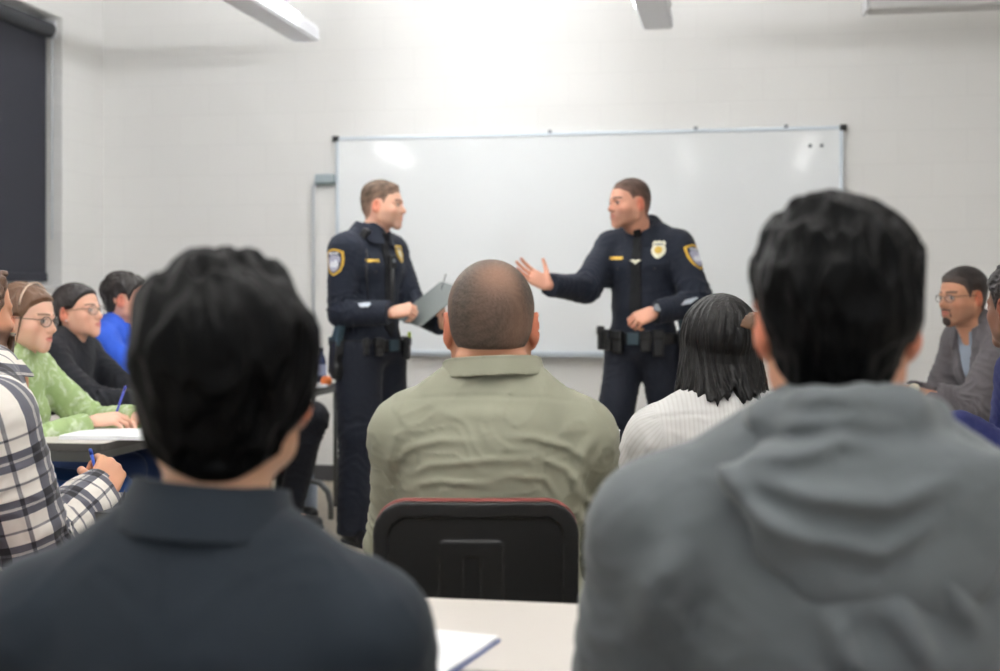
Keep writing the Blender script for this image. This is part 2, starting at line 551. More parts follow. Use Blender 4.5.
        sk = s.skin; lp = np.array(srgb(*lips)); br = np.array(srgb(*brow))
        n1 = make_noise(9, 2, 3)
        def colf(v):
            q = s.to_head(v.astype(f32)); x, y, z = np.abs(q[:, 0]), q[:, 1], q[:, 2]
            c = np.tile(sk, (len(v), 1)) * (1 + .05 * n1(v.astype(f32)))[:, None]
            def mixc(w, col):
                w = np.clip(w, 0, 1)[:, None]; c[:] = c * (1 - w) + np.asarray(col) * w
            hd = (z > -.13) & (np.abs(q).max(1) < .16)
            red = sk * np.array([1.02, .72, .68])
            mixc(hd * .35 * np.exp(-((x - .048) / .02) ** 2 - ((z + .028) / .02) ** 2) * (y > .03), red)
            mixc(hd * .35 * np.exp(-(x / .013) ** 2 - ((z + .03) / .014) ** 2) * (y > .08), red)
            er = np.sqrt(((x - .085) / .016) ** 2 + ((y + .017) / .026) ** 2 + ((z + .004) / .038) ** 2)
            mixc(hd * .8 * np.clip((1.15 - er) / .3, 0, 1), sk * np.array([1.0, .58, .50]))  # ear flush plus the glow of light from behind, put into the skin colour
            if stubble:
                jl = np.clip((-.022 - z) / .02, 0, 1) * np.clip((y + .005) / .02, 0, 1) * (z > -.125) * hd
                mo = np.clip(1 - np.abs(z + .046) / .012, 0, 1) * (y > .08) * (x < .03)
                mixc(stubble * np.maximum(jl * 1, mo), np.array(srgb(70, 55, 48)))
            mixc(hd * .75 * np.clip((.022 - x) / .005, 0, 1) * (y > .084) * np.clip(2.2 - np.abs(z + .0625) / (.0058 * np.clip(1.15 - x / .03, .2, 1.2)), 0, 1), lp)
            zb = .026 - .10 * np.abs(x - .032)
            mixc(hd * .9 * (x > .010) * (x < .052) * (y > .055) * np.clip(1.5 - np.abs(z - zb) / (.0035 if s.fem else .0045), 0, 1), br)
            eye = (x > .018) & (x < .044) & (y > .075) & (np.abs(z - .001) < .0058 * np.sqrt(np.clip(1 - ((x - .031) / .014) ** 2, 0, 1)) + .0012) & hd
            mixc(eye * .85, srgb(196, 180, 172)); mixc(eye * (np.abs(x - .032) < .0068) * 1.0, srgb(45, 32, 26))
            lash = (x > .016) & (x < .046) & (y > .072) & (np.abs(z - .0078) < .0018) & hd
            mixc(lash * .8, srgb(40, 30, 28))
            return c
        m = skinmat
        s.bodyo = sdf_obj('body', P, vox, m, s.root, colfn=colf, disp=disp, margin=.004 if disp else 0)
        return s.bodyo
    # --- hair: a shell grown from the skull over a region bounded by the hairline
    def hair(s, name='hair', taper=.012, fade=None, vox=.003, thick=lambda q: .006 + 0 * q[..., 0], line=None, m=None, noise=None, extra=(), cut=None, colfn=None, bounds=None, k=.004, bangs=None):
        xs, zs = line or ([-.12, -.075, -.045, -.03, -.012, .012, .024, .030, .046, .062, .075, .1], [-.082, -.080, -.055, -.005, .028, .024, -.012, .0, .040, .052, .064, .070])
        core = [p for p in head_prims(s.hc, s.HR, s.hs, s.fem, ears=False)[:4]] + s.neckp()[:1]
        def f(p):
            q = s.to_head(p); d = feval(core, p)
            zh = interp(q[..., 1], xs, zs)
            g = (zh - q[..., 2]) * .75 * s.hs
            t = thick(q) * s.hs
            if noise is not None: t = t + noise(q, g) * s.hs
            t = t * np.clip(-g / taper, 0.02, 1) + .0004
            a = d - t; kk = k * s.hs
            h = np.clip(.5 - .5 * (a - g) / kk, 0, 1)
            return a + (g - a) * h + kk * h * (1 - h)
        lo, hi = s.hc - .17 * s.hs, s.hc + .17 * s.hs
        if fade is not None:
            hcol, amt, wd = fade; hcol = np.array(hcol); nz = make_noise(40, 2, 77)
            def colfn(v):
                q = s.to_head(v.astype(f32)); g = (interp(q[:, 1], xs, zs) - q[:, 2]) * .75
                side = np.clip((.06 - q[:, 2]) / .07, .25, 1)
                k_ = (amt * side * np.exp(g / wd))[:, None]; k_ = np.clip(k_, 0, .95)
                return (hcol * (1 + .25 * nz(q))[:, None]) * (1 - k_) + s.skin * .8 * k_
        P = [fn(f, lo=lo, hi=hi, k=.001)] + list(extra)
        if cut: P += cut
        return sdf_obj(name, P, vox, m or hairmat, s.root, colfn=colfn, bounds=(lo, hi) if bounds is None else bounds, margin=.004, crumbs=200)
    # --- clothes
    def cuv(s, v):
        """cloth coordinates: across, along the nearest limb or the trunk"""
        v = v.astype(float); best = None; out = np.zeros((len(v), 3))
        segs = [('t', s.pel, s.C7, .13)]
        for i, (a, e, wv) in s.arm.items(): segs += [(i, a, e, .05), (i, e, wv, .04)]
        bd = np.full(len(v), 9.0)
        for nme, a, b, r in segs:
            ba = b - a; L = np.linalg.norm(ba); t = np.clip((v - a) @ ba / L ** 2, 0, 1)
            q = v - a - t[:, None] * ba; d = np.linalg.norm(q, axis=1) - r
            if nme == 't':
                val = np.stack([v @ s.TR[:, 0], (v - s.pel) @ s.up, 0 * d], 1)
            else:
                u = nrm(ba); x = nrm(np.cross(u, [0.3, 1, .2])); y = np.cross(u, x)
                off = 0 if np.allclose(a, s.arm[nme][0]) else np.linalg.norm(s.arm[nme][1] - s.arm[nme][0])
                val = np.stack([np.arctan2(q @ y, q @ x) * .055, .3 - (t * L + off), 0 * d + 1], 1)
            mk = d < bd; bd[mk] = d[mk]; out[mk] = val[mk]
        return out
    def wrinkle(s, amp=.004, seed=0, folds=(), sleeves=1.0, base=1.0):
        n0 = make_noise(3.5, 2, seed); n1 = make_noise(7, 2, seed + 1, (1, 1, 1.6)); n2 = make_noise(5, 2, seed + 2)
        arms = list(s.arm.values()); F = [(np.array(f['pts'], f32), f.get('amp', .006), f.get('w', .012), f.get('side', -1)) for f in folds]
        legs = [(a, b, c) for a, b, c, _ in s.leg.values()]
        def disp(p):
            ridge = np.clip(1 - np.abs(n1(p + .02 * n0(p)[..., None])), 0, 1)
            d = amp * base * (.5 * (ridge ** 3 - .35) + .5 * n0(p))
            for grp, is_arm in ((arms, 1), (legs, 0)):
                for (a, e, wv) in grp:
                    for j, (p0, p1) in enumerate(((a, e), (e, wv))):
                        ba = (p1 - p0).astype(f32); L = float(np.linalg.norm(ba))
                        t = ((p - p0.astype(f32)) @ ba) / L ** 2
                        q = p - p0.astype(f32) - np.clip(t, 0, 1)[..., None] * ba
                        dist = np.sqrt((q * q).sum(-1))
                        near = np.clip((.125 - dist) / .03, 0, 1) * np.clip((t + .15) / .2, 0, 1) * np.clip((1.1 - t) / .1, 0, 1)
                        el_ = np.exp(-((t - (1 if j == 0 else 0)) / .35) ** 2) + .35
                        ph = n2(p) * 2.2
                        rr = np.sin(t * L * (150 if is_arm else 95) + ph * 1.3 + (q @ np.array([13, 17, 9], f32)))
                        d = d + sleeves * amp * .9 * near * el_ * (np.maximum(rr, -.2) - .2)
            for pts, am, wd, side in F:
                dm = np.full(p.shape[:-1], 9., f32)
                xz = p[..., [0, 2]]
                tt = np.zeros_like(dm)
                nseg = len(pts) - 1
                for i in range(nseg):
                    a = pts[i]; ba = pts[i + 1] - a
                    t = np.clip(((xz - a) @ ba) / float(ba @ ba + 1e-9), 0, 1)
                    q = xz - a - t[..., None] * ba; dd = np.sqrt((q * q).sum(-1))
                    mk = dd < dm; dm = np.where(mk, dd, dm); tt = np.where(mk, (i + t) / nseg, tt)
                # a ridge with a sharper valley beside it, fading at both ends
                fade = np.clip(np.minimum(tt, 1 - tt) * 3.2, 0, 1)
                mk = (p[..., 1] * side > -.02)
                d = d + am * fade * mk * (np.exp(-(dm / wd) ** 2) - .45 * np.exp(-(dm / (wd * 2.4)) ** 2))
            return d
        return disp
    def garment(s, name, m, vox=.005, o=.014, sleeve=.97, hem=None, wr=None, hips=True, armo=None, extra=(), cuts=(), colfn=None, armr=None, margin=.014, cuff=True):
        P = s.torso(o, hips)
        for i in s.arm:
            kw = dict(r=armr) if armr else {}
            P += s.armp(i, (o if armo is None else armo), sleeve, **kw)
        P += list(extra)
        # sleeves end square at the cuff
        for i in s.arm:
            a, e, wv = s.arm[i]; u = nrm(wv - e); c = e + (wv - e) * sleeve
            if cuff: P.append(bx(c + u * .05, (.056, .05, .056), frame(u, (0, .3, 1)), .004, op='s', k=.004))
        if hem is not None:
            P.append(fn(lambda p: (p[..., 2] - hem), op='s', k=.01, lo=None, hi=None))
        P += list(cuts)
        return sdf_obj(name, P, vox, m, s.root, disp=wr, margin=margin if wr else 0, colfn=colfn, uvfn=s.cuv)
    def trousers(s, m, o=.018, vox=.006, wr=None, top=None, r=(.088, .064, .060, .052), name='trousers'):
        P = [el(s.pel + np.array([0, -.005, .0]), (.168 * s.w + .008, .122 * s.fat + .008, .12), None, k=.03)]
        for i in s.leg:
            h, kn, an, toe = s.leg[i]
            P += [rc(h, kn, r[0] + o * .4, r[1] + o * .6, k=.03), rc(kn, an + (0, 0, -.035), r[2] + o * .6, r[3] + o * .4, k=.03)]
        P.append(fn(lambda p: (p[..., 2] - .045), op='s', k=.006))
        if top is not None: P.append(fn(lambda p: (top - p[..., 2]), op='s', k=.01))
        return sdf_obj(name, P, vox, m, s.root, disp=wr, margin=.014 if wr else 0, uvfn=s.cuv)
    def shoes(s, m, sole=None):
        for i in s.leg:
            h, kn, an, toe = s.leg[i]; t = nrm(toe)
            z = lambda v, zz: np.array([v[0], v[1], zz])
            P = [rc(z(an - t * .035, .045), z(an + t * .02, .05), .040, .040, k=.02),
                 rc(z(an + t * .02, .045), z(an + t * .15, .034), .040, .034, k=.03),
                 rc(z(an + t * -.01, .09), z(an + t * -.01, .05), .042, .042, k=.02),
                 el(z(an + t * .13, .035), (.046, .046, .032), None, k=.02)]
            P.append(fn(lambda p: (p[..., 2] - .012), op='s', k=.004))
            o = sdf_obj('shoe', P, .005, m, s.root)
            S = [rc(z(an - t * .035, .012), z(an + t * .14, .012), .044, .050, k=.02), fn(lambda p: (p[..., 2] - .001), op='s', k=.002), fn(lambda p: (.02 - p[..., 2]), op='s', k=.002)]
            sdf_obj('sole', S, .005, solemat, o)
    def collar(s, m, h=.04, r=None, flare=.25, th=.003, gap=35, drop=.02, name='collar', vox=.0026, tilt=.0, back=.0, fold=True, leaf=.06, parent=None, yoff=.02):
        """a stand with a leaf folded over it, open at the front"""
        rr = r or s.neckr + .012
        ax = nrm((s.hc + s.HR @ np.array([0, -.02, -.06])) - (s.C7 + s.TR @ np.array([0, .02, -.02])))
        ax = nrm(ax + s.up * .8)
        c = s.C7 + s.TR @ np.array([0, yoff, -.012]); R = frame(np.cross(ax, [1, 0, 0]), ax)
        def f(p):
            q = (p - c.astype(f32)) @ R.astype(f32)
            x, y, z = q[..., 0], q[..., 1] * .92, q[..., 2]
            rad = np.sqrt(x * x + y * y) + 1e-6; ang = np.degrees(np.arctan2(np.abs(x), y))     # 0 in front
            top = h - drop * np.clip(1 - ang / 120, 0, 1)
            r0 = rr + .004
            stand = np.maximum(np.abs(rad - r0 + .08 * z) - th, np.maximum(z - top, -.01 - z))
            low = top - leaf * (.62 + .45 * np.clip(1 - np.abs(ang - 38) / 55, 0, 1))
            leafd = np.maximum(np.abs(rad - (r0 + .005 + (top - z) * flare)) - th, np.maximum(z - top - .001, low - z))
            d = np.minimum(stand, leafd) if fold else stand
            br = np.maximum(np.abs(rad - r0 - .003) - .006, np.abs(z - top + .001) - .003) if fold else d
            d = np.minimum(d, br)
            g = np.radians(gap - ang) * rad
            return np.maximum(d, g - (top - z) * .3)
        e = rr + .07
        return sdf_obj(name, [fn(f, lo=c - e, hi=c + e, k=.001)], vox, m, parent or s.root, bounds=(c - e, c + e), crumbs=100, uvfn=s.cuv)
    # --- small things fixed on the surface of a garment
    def bvh(s, o):
        from mathutils.bvhtree import BVHTree
        return BVHTree.FromPolygons([v.co[:] for v in o.data.vertices], [p.vertices[:] for p in o.data.polygons])
    def patch(s, name, tree, c, n, up, outline, m, off=.0015, th=.002, parent=None, res=14, rings=None):
        """a thin plate with the given outline, laid on the surface below point c, seen along n"""
        n = nrm(n); x = nrm(np.cross(up, n)); y = np.cross(n, x); c = np.asarray(c, float)
        mb = MB(); N = len(outline); vs = []; K = 6
        def proj(px_, py_, extra):
            o = c + x * px_ + y * py_ + n * .15
            hit = tree.ray_cast(Vector(o), Vector(-n), .4)
            if hit[0] is None: return c + x * px_ + y * py_ + n * extra
            return np.array(hit[0]) + n * extra
        top = [proj(0, 0, off + th)]
        for k in range(1, K + 1):
            for (a, b) in outline: top.append(proj(a * k / K, b * k / K, off + th))
        bot = [proj(a, b, -.002) for (a, b) in outline]
        fs = [(0, 1 + i, 1 + (i + 1) % N) for i in range(N)]
        for k in range(K - 1):
            a0 = 1 + k * N; b0 = a0 + N
            fs += [(a0 + i, b0 + i, b0 + (i + 1) % N, a0 + (i + 1) % N) for i in range(N)]
        a0 = 1 + (K - 1) * N; b0 = len(top)
        fs += [(a0 + i, b0 + i, b0 + (i + 1) % N, a0 + (i + 1) % N) for i in range(N)]
        mb.add(top + bot, fs)
        o = mb.build(name, m, parent or s.root, smooth=False)
        return o
# ------------------------------------------------------------------ the room
WY, LX, CZ = 8.35, -4.25, 3.45
def block_mat(name, col, horiz='X'):
    m, nt, b = new_mat(name)
    tc = nt.nodes.new('ShaderNodeTexCoord'); sp = nt.nodes.new('ShaderNodeSeparateXYZ'); cb = nt.nodes.new('ShaderNodeCombineXYZ')
    nt.links.new(tc.outputs['Object'], sp.inputs[0])
    nt.links.new(sp.outputs[horiz], cb.inputs['X']); nt.links.new(sp.outputs['Z'], cb.inputs['Y'])
    br = nt.nodes.new('ShaderNodeTexBrick')
    br.inputs['Scale'].default_value = 1.0; br.inputs['Brick Width'].default_value = .41; br.inputs['Row Height'].default_value = .205
    br.inputs['Mortar Size'].default_value = .005; br.inputs['Mortar Smooth'].default_value = .6
    br.inputs['Color1'].default_value = (*[c * .985 for c in col], 1); br.inputs['Color2'].default_value = (*col, 1)
    br.inputs['Mortar'].default_value = (*[c * .96 for c in col], 1)
    nt.links.new(cb.outputs[0], br.inputs['Vector']); nt.links.new(br.outputs['Color'], b.inputs['Base Color'])
    bp = nt.nodes.new('ShaderNodeBump'); bp.invert = True; bp.inputs['Strength'].default_value = .25; bp.inputs['Distance'].default_value = .004
    nt.links.new(br.outputs['Fac'], bp.inputs['Height'])
    n = nt.nodes.new('ShaderNodeTexNoise'); n.inputs['Scale'].default_value = 60
    nt.links.new(tc.outputs['Object'], n.inputs['Vector'])
    b2 = nt.nodes.new('ShaderNodeBump'); b2.inputs['Strength'].default_value = .08; b2.inputs['Distance'].default_value = .002
    nt.links.new(n.outputs['Fac'], b2.inputs['Height']); nt.links.new(bp.outputs['Normal'], b2.inputs['Normal'])
    nt.links.new(b2.outputs['Normal'], b.inputs['Normal'])
    b.inputs['Roughness'].default_value = .6
    return m
wallc = (.865, .86, .845)
m_wallb = block_mat('painted_block_back', wallc, 'X'); m_walll = block_mat('painted_block_side', wallc, 'Y')
m_ceil = mat('ceiling_paint', (.75, .74, .72), .9)
m_floor = mat('speckled_vinyl_floor', srgb(168, 158, 142), .45, var=(6, .08))
m_base = mat('dark_rubber_base', srgb(72, 72, 76), .6)
m_steelgrey = mat('grey_painted_steel', srgb(120, 125, 130), .4, .3)
m_alu = mat('aluminium', srgb(190, 198, 205), .35, .8)
m_black = mat('black_plastic', srgb(22, 22, 24), .45)
m_white = mat('white_enamel', (.78, .79, .82), .4)

MB_ = MB
def slab(name, lo, hi, m, kind='structure', parent=None):
    b = MB(); b.box(lo, hi); o = b.build(name, m, parent)
    if kind and parent is None: o['kind'] = kind
    return o
slab('floor', (-4.45, -3.2, -.1), (5.2, 8.5, 0), m_floor)
slab('ceiling', (-4.45, -3.2, CZ), (5.2, 8.5, CZ + .1), m_ceil)
slab('wall_back', (-4.45, WY, 0), (5.2, WY + .15, CZ), m_wallb)
slab('wall_right', (4.9, -3.2, 0), (5.1, WY, CZ), m_walll)
# left wall with the window opening
wy0, wy1, wz0, wz1 = 5.2, 7.79, 1.28, 3.03
b = MB()
for lo, hi in (((LX - .2, -3.2, 0), (LX, wy0, CZ)), ((LX - .2, wy1, 0), (LX, WY, CZ)), ((LX - .2, wy0, 0), (LX, wy1, wz0)), ((LX - .2, wy0, wz1), (LX, wy1, CZ))):
    b.box(lo, hi)
o = b.build('wall_left', m_walll); o['kind'] = 'structure'
wn = empty('window_1', (LX - .17, (wy0 + wy1) / 2, wz0)); wn['kind'] = 'structure'
hw = (wy1 - wy0) / 2
b = MB()
for lo, hi in (((-.03, -hw, 0), (.03, -hw + .07, 1.75)), ((-.03, hw - .07, 0), (.03, hw, 1.75)), ((-.03, -hw, 0), (.03, hw, .05)), ((-.03, -hw, 1.69), (.03, hw, 1.75)), ((-.02, -.03, .05), (.02, .03, 1.69))):
    b.box(lo, hi)
b.build('window_frame', mat('window_paint', (.6, .62, .63), .4), wn)
g = MB(); g.box((-.004, -hw + .05, .04), (.004, hw - .05, 1.70)); 
mg, nt, bb = new_mat('window_glass'); bb.inputs['Base Color'].default_value = (.05, .06, .08, 1); bb.inputs['Roughness'].default_value = .05; bb.inputs['Transmission Weight'].default_value = .6
g.build('window_pane', mg, wn)
b = MB(); b.box((.03, -hw, -.0), (.19, hw, .02)); b.build('window_sill', mat('sill_paint', (.66, .66, .66), .4), wn)
# roller shade
sh = empty('roller_shade', (LX - .075, (wy0 + wy1) / 2, 1.345))
tag(sh, 'dark charcoal roller shade drawn down over the window on the left wall', 'window shade')
m_shade = mat('charcoal_shade_cloth', srgb(48, 50, 60), .8, bump=(400, .2, .001))
b = MB(); b.box((-.0015, -hw + .02, .02), (.0015, hw - .07, 1.60)); b.build('shade_cloth', m_shade, sh)
b = MB(); b.lathe([(.001, -hw + .02), (.05, -hw + .02), (.05, hw - .05), (.001, hw - .05)], 24, (0.01, 0, 1.60), rot(-90, 0, 0)); b.build('shade_roller', mat('shade_roll', srgb(62, 64, 70), .6), sh, smooth=False)
b = MB(); b.box((-.014, -hw + .02, -.02), (.014, hw - .07, .035)); b.build('hem_bar', m_shade, sh, bevel=.006)
b = MB(); b.tube([(0.03, hw - .045, 1.6), (0.03, hw - .045, .25)], .004, 8); b.build('pull_chain', m_alu, sh)
b = MB(); b.box((-.03, hw - .048, 1.55), (.05, hw - .02, 1.66)); b.build('shade_bracket', m_white, sh, bevel=.004)
# baseboards
slab('baseboard_back', (LX, WY - .012, 0), (4.9, WY, .105), m_base)
slab('baseboard_left', (LX, -3.2, 0), (LX + .012, WY - .012, .105), m_base)
# whiteboard
bx0, bx1, bz0, bz1 = -2.577, .698, .853, 2.29
wb = empty('whiteboard', (bx0 / 2 + bx1 / 2, WY, bz0)); tag(wb, 'large wide whiteboard with aluminium frame mounted on the back wall', 'whiteboard')
hwb, hh = (bx1 - bx0) / 2, bz1 - bz0
m_board, nt, bb = new_mat('board_enamel'); bb.inputs['Base Color'].default_value = (.86, .885, .90, 1); bb.inputs['Roughness'].default_value = .085
bb.inputs['Specular IOR Level'].default_value = .55
b = MB(); b.box((-hwb + .01, -.022, .01), (hwb - .01, -.001, hh - .01)); b.build('board_surface', m_board, wb)
b = MB()
for lo, hi in (((-hwb, -.032, 0), (hwb, -.001, .022)), ((-hwb, -.032, hh - .022), (hwb, -.001, hh)), ((-hwb, -.032, .022), (-hwb + .022, -.001, hh - .022)), ((hwb - .022, -.032, .022), (hwb, -.001, hh - .022))):
    b.box(lo, hi)
b.build('board_frame', mat('satin_aluminium', srgb(205, 214, 222), .4, .5), wb, bevel=.003)
b = MB(); b.box((-hwb + .5, -.085, -.012), (hwb - .5, -.032, .004)); b.box((-hwb + .5, -.088, -.012), (hwb - .5, -.083, .014)); b.build('pen_tray', m_alu, wb, bevel=.002)
for sx in (-1, 1):
    b = MB(); b.box((sx * hwb - .022, -.036, hh - .03), (sx * hwb + .022, -.001, hh + .008)); b.build('corner_cap', m_black, wb, bevel=.006)
for x in (-.2, .73, 1.29):
    b = MB(); b.box((x - .012, -.034, hh - .005), (x + .012, -.004, hh + .016)); b.build('top_clip', m_steelgrey, wb, bevel=.003)
for x in (hwb - .2, hwb - .13):
    b = MB(); b.lathe([(.001, 0), (.012, 0), (.012, .006), (.001, .008)], 14, (x, -.022, hh - .12), rot(90, 0, 0)); b.build('magnet', m_steelgrey, wb)
# conduit left of the board
cd = empty('wall_conduit', (bx0, WY, 0)); tag(cd, 'thin painted conduit running down the wall left of the whiteboard', 'conduit')
b = MB(); b.tube([(-.02, -.03, 2.015), (-.10, -.03, 2.015), (-.135, -.03, 2.0), (-.15, -.03, 1.96), (-.155, -.03, 1.9), (-.155, -.03, .106)], .011, 10); b.build('conduit_pipe', mat('conduit_paint', srgb(196, 200, 204), .5), cd, smooth=True)
b = MB(); b.box((-.14, -.05, 1.985), (-.005, -.001, 2.045)); b.build('conduit_box', mat('conduit_box_paint', srgb(165, 178, 184), .5), cd, bevel=.01)
b = MB(); b.box((-.135, -.045, 1.974), (-.01, -.003, 1.986)); b.build('conduit_clamp', mat('conduit_clamp_grey', srgb(90, 108, 106), .5), cd, bevel=.003)
# suspended linear lights
m_fix = mat('lamp_housing', (.84, .85, .90), .45)
LAMP = 36.0
LAMPF = 53.0
m_tube = emis('lamp_diffuser', (1.0, .995, .98), LAMP)
m_tubef = emis('lamp_diffuser_bright', (.985, .995, 1.0), LAMPF)
m_dim = mat('lamp_diffuser_unlit', (.75, .76, .77), .35)
def lamp(X, y0, y1, label, lit=(1, 1), tube=None):
    L = (y1 - y0) / 2
    t = empty('pendant_light', (X, (y0 + y1) / 2, 2.815)); tag(t, label, 'ceiling light', 'suspended linear lights')
    prof = [(-.075, 0), (.075, 0), (.092, .012), (.092, .03), (-.092, .03), (-.092, .012)]
    Rp = np.array([[1, 0, 0], [0, 0, -1], [0, 1, 0]]).T
    def ext(pr, a, b_, nme, m, bev=.004):
        q = MB(); n = len(pr)
        q.add([(x, a, z) for x, z in pr] + [(x, b_, z) for x, z in pr], [tuple(range(n)), tuple(range(n, 2 * n))[::-1]] + [(i, n + i, n + (i + 1) % n, (i + 1) % n) for i in range(n)])
        return q.build(nme, m, t, bevel=bev)
    ext(prof, -L, L - .0, 'housing', m_fix)
    cap = [(-.088, .03), (.088, .03), (.092, .06), (.078, .1), (-.078, .1), (-.092, .06)]
    ext(cap, L - .42, L, 'end_cap', m_fix, .008); ext(cap, -L, -L + .2, 'end_cap', m_fix, .008)
    for s, on in zip((-1, 1), lit):
        pr = [(s * .090, .032), (s * .104, .045), (s * .098, .085), (s * .078, .098), (s * .05, .098), (s * .05, .032)]
        if s < 0: pr = pr[::-1]
        ext(pr, -L + .2, L - .42, 'diffuser', (tube or m_tube) if on else m_dim, 0)
    for y in (-L + .5, L - .35):
        q = MB(); q.tube([(0, y, .1), (0, y, CZ - 2.815)], .004, 8); q.build('cable', m_alu, t)
    return t
lamp(-2.6, 3.6, 7.77, 'suspended linear light ending above the uniformed person who holds the clipboard', (0, 1), m_tubef)
lamp(-.42, 3.6, 7.77, 'suspended linear light ending above and right of the middle of the whiteboard', (1, 0), m_tubef)
for X, y0, y1 in ((-3.9, 1.2, 3.2), (-.6, -1.0, 3.2), (.95, -1.0, 3.2)):
    lamp(X, y0, y1, 'suspended linear light over the seated audience, away from the whiteboard wall', (1, 1))
# white housing near the right end
t = empty('screen_housing', (1.9, 7.55, 2.82)); tag(t, 'long white housing hung near the ceiling at the upper right', 'screen housing')
b = MB(); b.box((-1.14, -.08, 0), (1.14, .08, .13)); b.build('housing_case', mat('housing_white', (.6, .6, .6), .5), t, bevel=.02)
b = MB(); b.box((-1.16, -.085, -.004), (-1.135, .085, .135)); b.build('housing_end', m_white, t, bevel=.01)
for x in (-.8, .8):
    b = MB(); b.tube([(x, 0, .13), (x, 0, CZ - 2.82)], .006, 8); b.build('hanger', m_alu, t)
# ------------------------------------------------------------------ light and camera
w = bpy.data.worlds.new('room_air'); sc.world = w; w.use_nodes = True
bg = w.node_tree.nodes['Background']; bg.inputs[0].default_value = (.93, .97, 1.0, 1); bg.inputs[1].default_value = 1.05
cam = bpy.data.cameras.new('camera'); co = bpy.data.objects.new('camera', cam); COL.objects.link(co); sc.camera = co
co.location = (0, 0, CAMZ); co.rotation_euler = (math.radians(90), 0, TH)
cam.sensor_width = 36; cam.lens = 36 * FPX / 1000; cam.shift_y = -(335.5 - HOR) / 1000
cam.dof.use_dof = True; cam.dof.focus_distance = 3.2; cam.dof.aperture_fstop = 46.8 / 15.0; cam.clip_start = .02
sc.view_settings.view_transform = 'Standard'; sc.view_settings.look = 'None'; sc.view_settings.exposure = 0.0; sc.view_settings.gamma = 1
# ------------------------------------------------------------------ shared materials
skinmat = mat('skin', (.6, .4, .3), .5, vcol=True, bump=(180, .15, .0008), sss=.12, spec=.4)
hairmat = mat('black_hair', srgb(5, 5, 6), .5, bump=(90, .9, .004), spec=.1, aniso=(1, 1, .25))
solemat = mat('rubber_sole', srgb(20, 20, 20), .7)
m_shoe = mat('black_leather', srgb(24, 24, 27), .35, bump=(60, .1))
m_table = mat('table_laminate', srgb(196, 190, 184), .4)
m_tedge = mat('table_edge_band', srgb(66, 64, 62), .5)
m_tleg = mat('table_leg_steel', srgb(96, 98, 98), .4, .5)
m_cplastic = mat('black_chair_plastic', srgb(12, 13, 15), .48, bump=(300, .12, .001))
m_red = mat('brick_red_upholstery', srgb(112, 48, 42), .85, bump=(250, .3, .001), sheen=.2)
m_paper = mat('paper', srgb(240, 240, 240), .8)

def rr2(x, z, hw, hh, r):
    qx = np.abs(x) - (hw - r); qz = np.abs(z) - (hh - r)
    return np.sqrt(np.maximum(qx, 0) ** 2 + np.maximum(qz, 0) ** 2) + np.minimum(np.maximum(qx, qz), 0) - r

def chair_proto(loc, rz, label, group=None):
    t = empty('classroom_chair', loc, rz); tag(t, label, 'chair', group)
    cz, hw, hh = .645, .187, .205
    def back(p):
        x, y, z = p[..., 0], p[..., 1], p[..., 2] - cz
        yc = y + .245 - .25 * x * x + .10 * z
        d2 = rr2(x, z, hw, hh, .06)
        outer = np.maximum(d2, np.abs(yc) - .013)
        # a raised rim round a recessed field (rear face), a raised panel with a slot in it
        rim = np.clip(-d2 / .016, 0, 1)
        field = np.maximum(rr2(x, z, hw - .026, hh - .026, .045), -(yc + .013) - .02)
        dd = outer
        cutf = np.maximum(rr2(x, z, hw - .027, hh - .027, .04), yc + .0065)
        dd = np.maximum(dd, -cutf)
        pan = np.maximum(rr2(x + .008, z - .02, .058, .115, .012), np.abs(yc + .003) - .0075)
        dd = np.minimum(dd, pan)
        slot = np.maximum(rr2(x + .006, z - .02, .016, .085, .006), yc + .006)
        return np.maximum(dd, -slot)
    lo, hi = np.array([-.2, -.31, .44]), np.array([.2, -.19, .87])
    sdf_obj('backrest', [fn(back, lo=lo, hi=hi, k=.001)], .0032, m_cplastic, t, bounds=(lo, hi))
    def pad(p):
        x, y, z = p[..., 0], p[..., 1], p[..., 2] - cz
        yc = y + .245 - .25 * x * x + .10 * z - .022
        d2 = rr2(x, z, hw + .001, hh + .005, .062)
        q = np.stack([np.maximum(d2 + .014, 0), np.maximum(np.abs(yc) - .004, 0)], -1)
        return np.sqrt((q * q).sum(-1)) - .013
    sdf_obj('back_cushion', [fn(pad, lo=lo, hi=hi + .03, k=.001)], .005, m_red, t, bounds=(lo, hi + .03))
    def seat(p):
        x, y, z = p[..., 0], p[..., 1] - .0, p[..., 2] - .445
        d2 = rr2(x, y, .225, .215, .07)
        zz = z - .2 * x * x + .02 * np.clip((y - .12) / .1, 0, 2) ** 2
        q = np.stack([np.maximum(d2 + .02, 0), np.maximum(np.abs(zz) - .004, 0)], -1)
        return np.sqrt((q * q).sum(-1)) - .018
    lo2, hi2 = np.array([-.25, -.24, .38]), np.array([.25, .24, .49])
    sdf_obj('seat', [fn(seat, lo=lo2, hi=hi2, k=.001)], .006, m_red, t, bounds=(lo2, hi2))
    b = MB(); b.box((-.2, -.19, .40), (.2, .19, .424)); b.build('seat_pan', m_cplastic, t, bevel=.01)
    for s in (-1, 1):
        b = MB(); b.tube([(s * .19, -.246, .62), (s * .195, -.235, .47), (s * .2, -.21, .40), (s * .205, -.235, .02)], .011, 10); b.build('leg', m_tleg, t, smooth=True)
        b = MB(); b.tube([(s * .2, -.2, .405), (s * .2, .17, .405), (s * .205, .2, .38), (s * .21, .22, .02)], .011, 10); b.build('leg', m_tleg, t, smooth=True)
        for y in (-.235, .22):
            pass
    return t

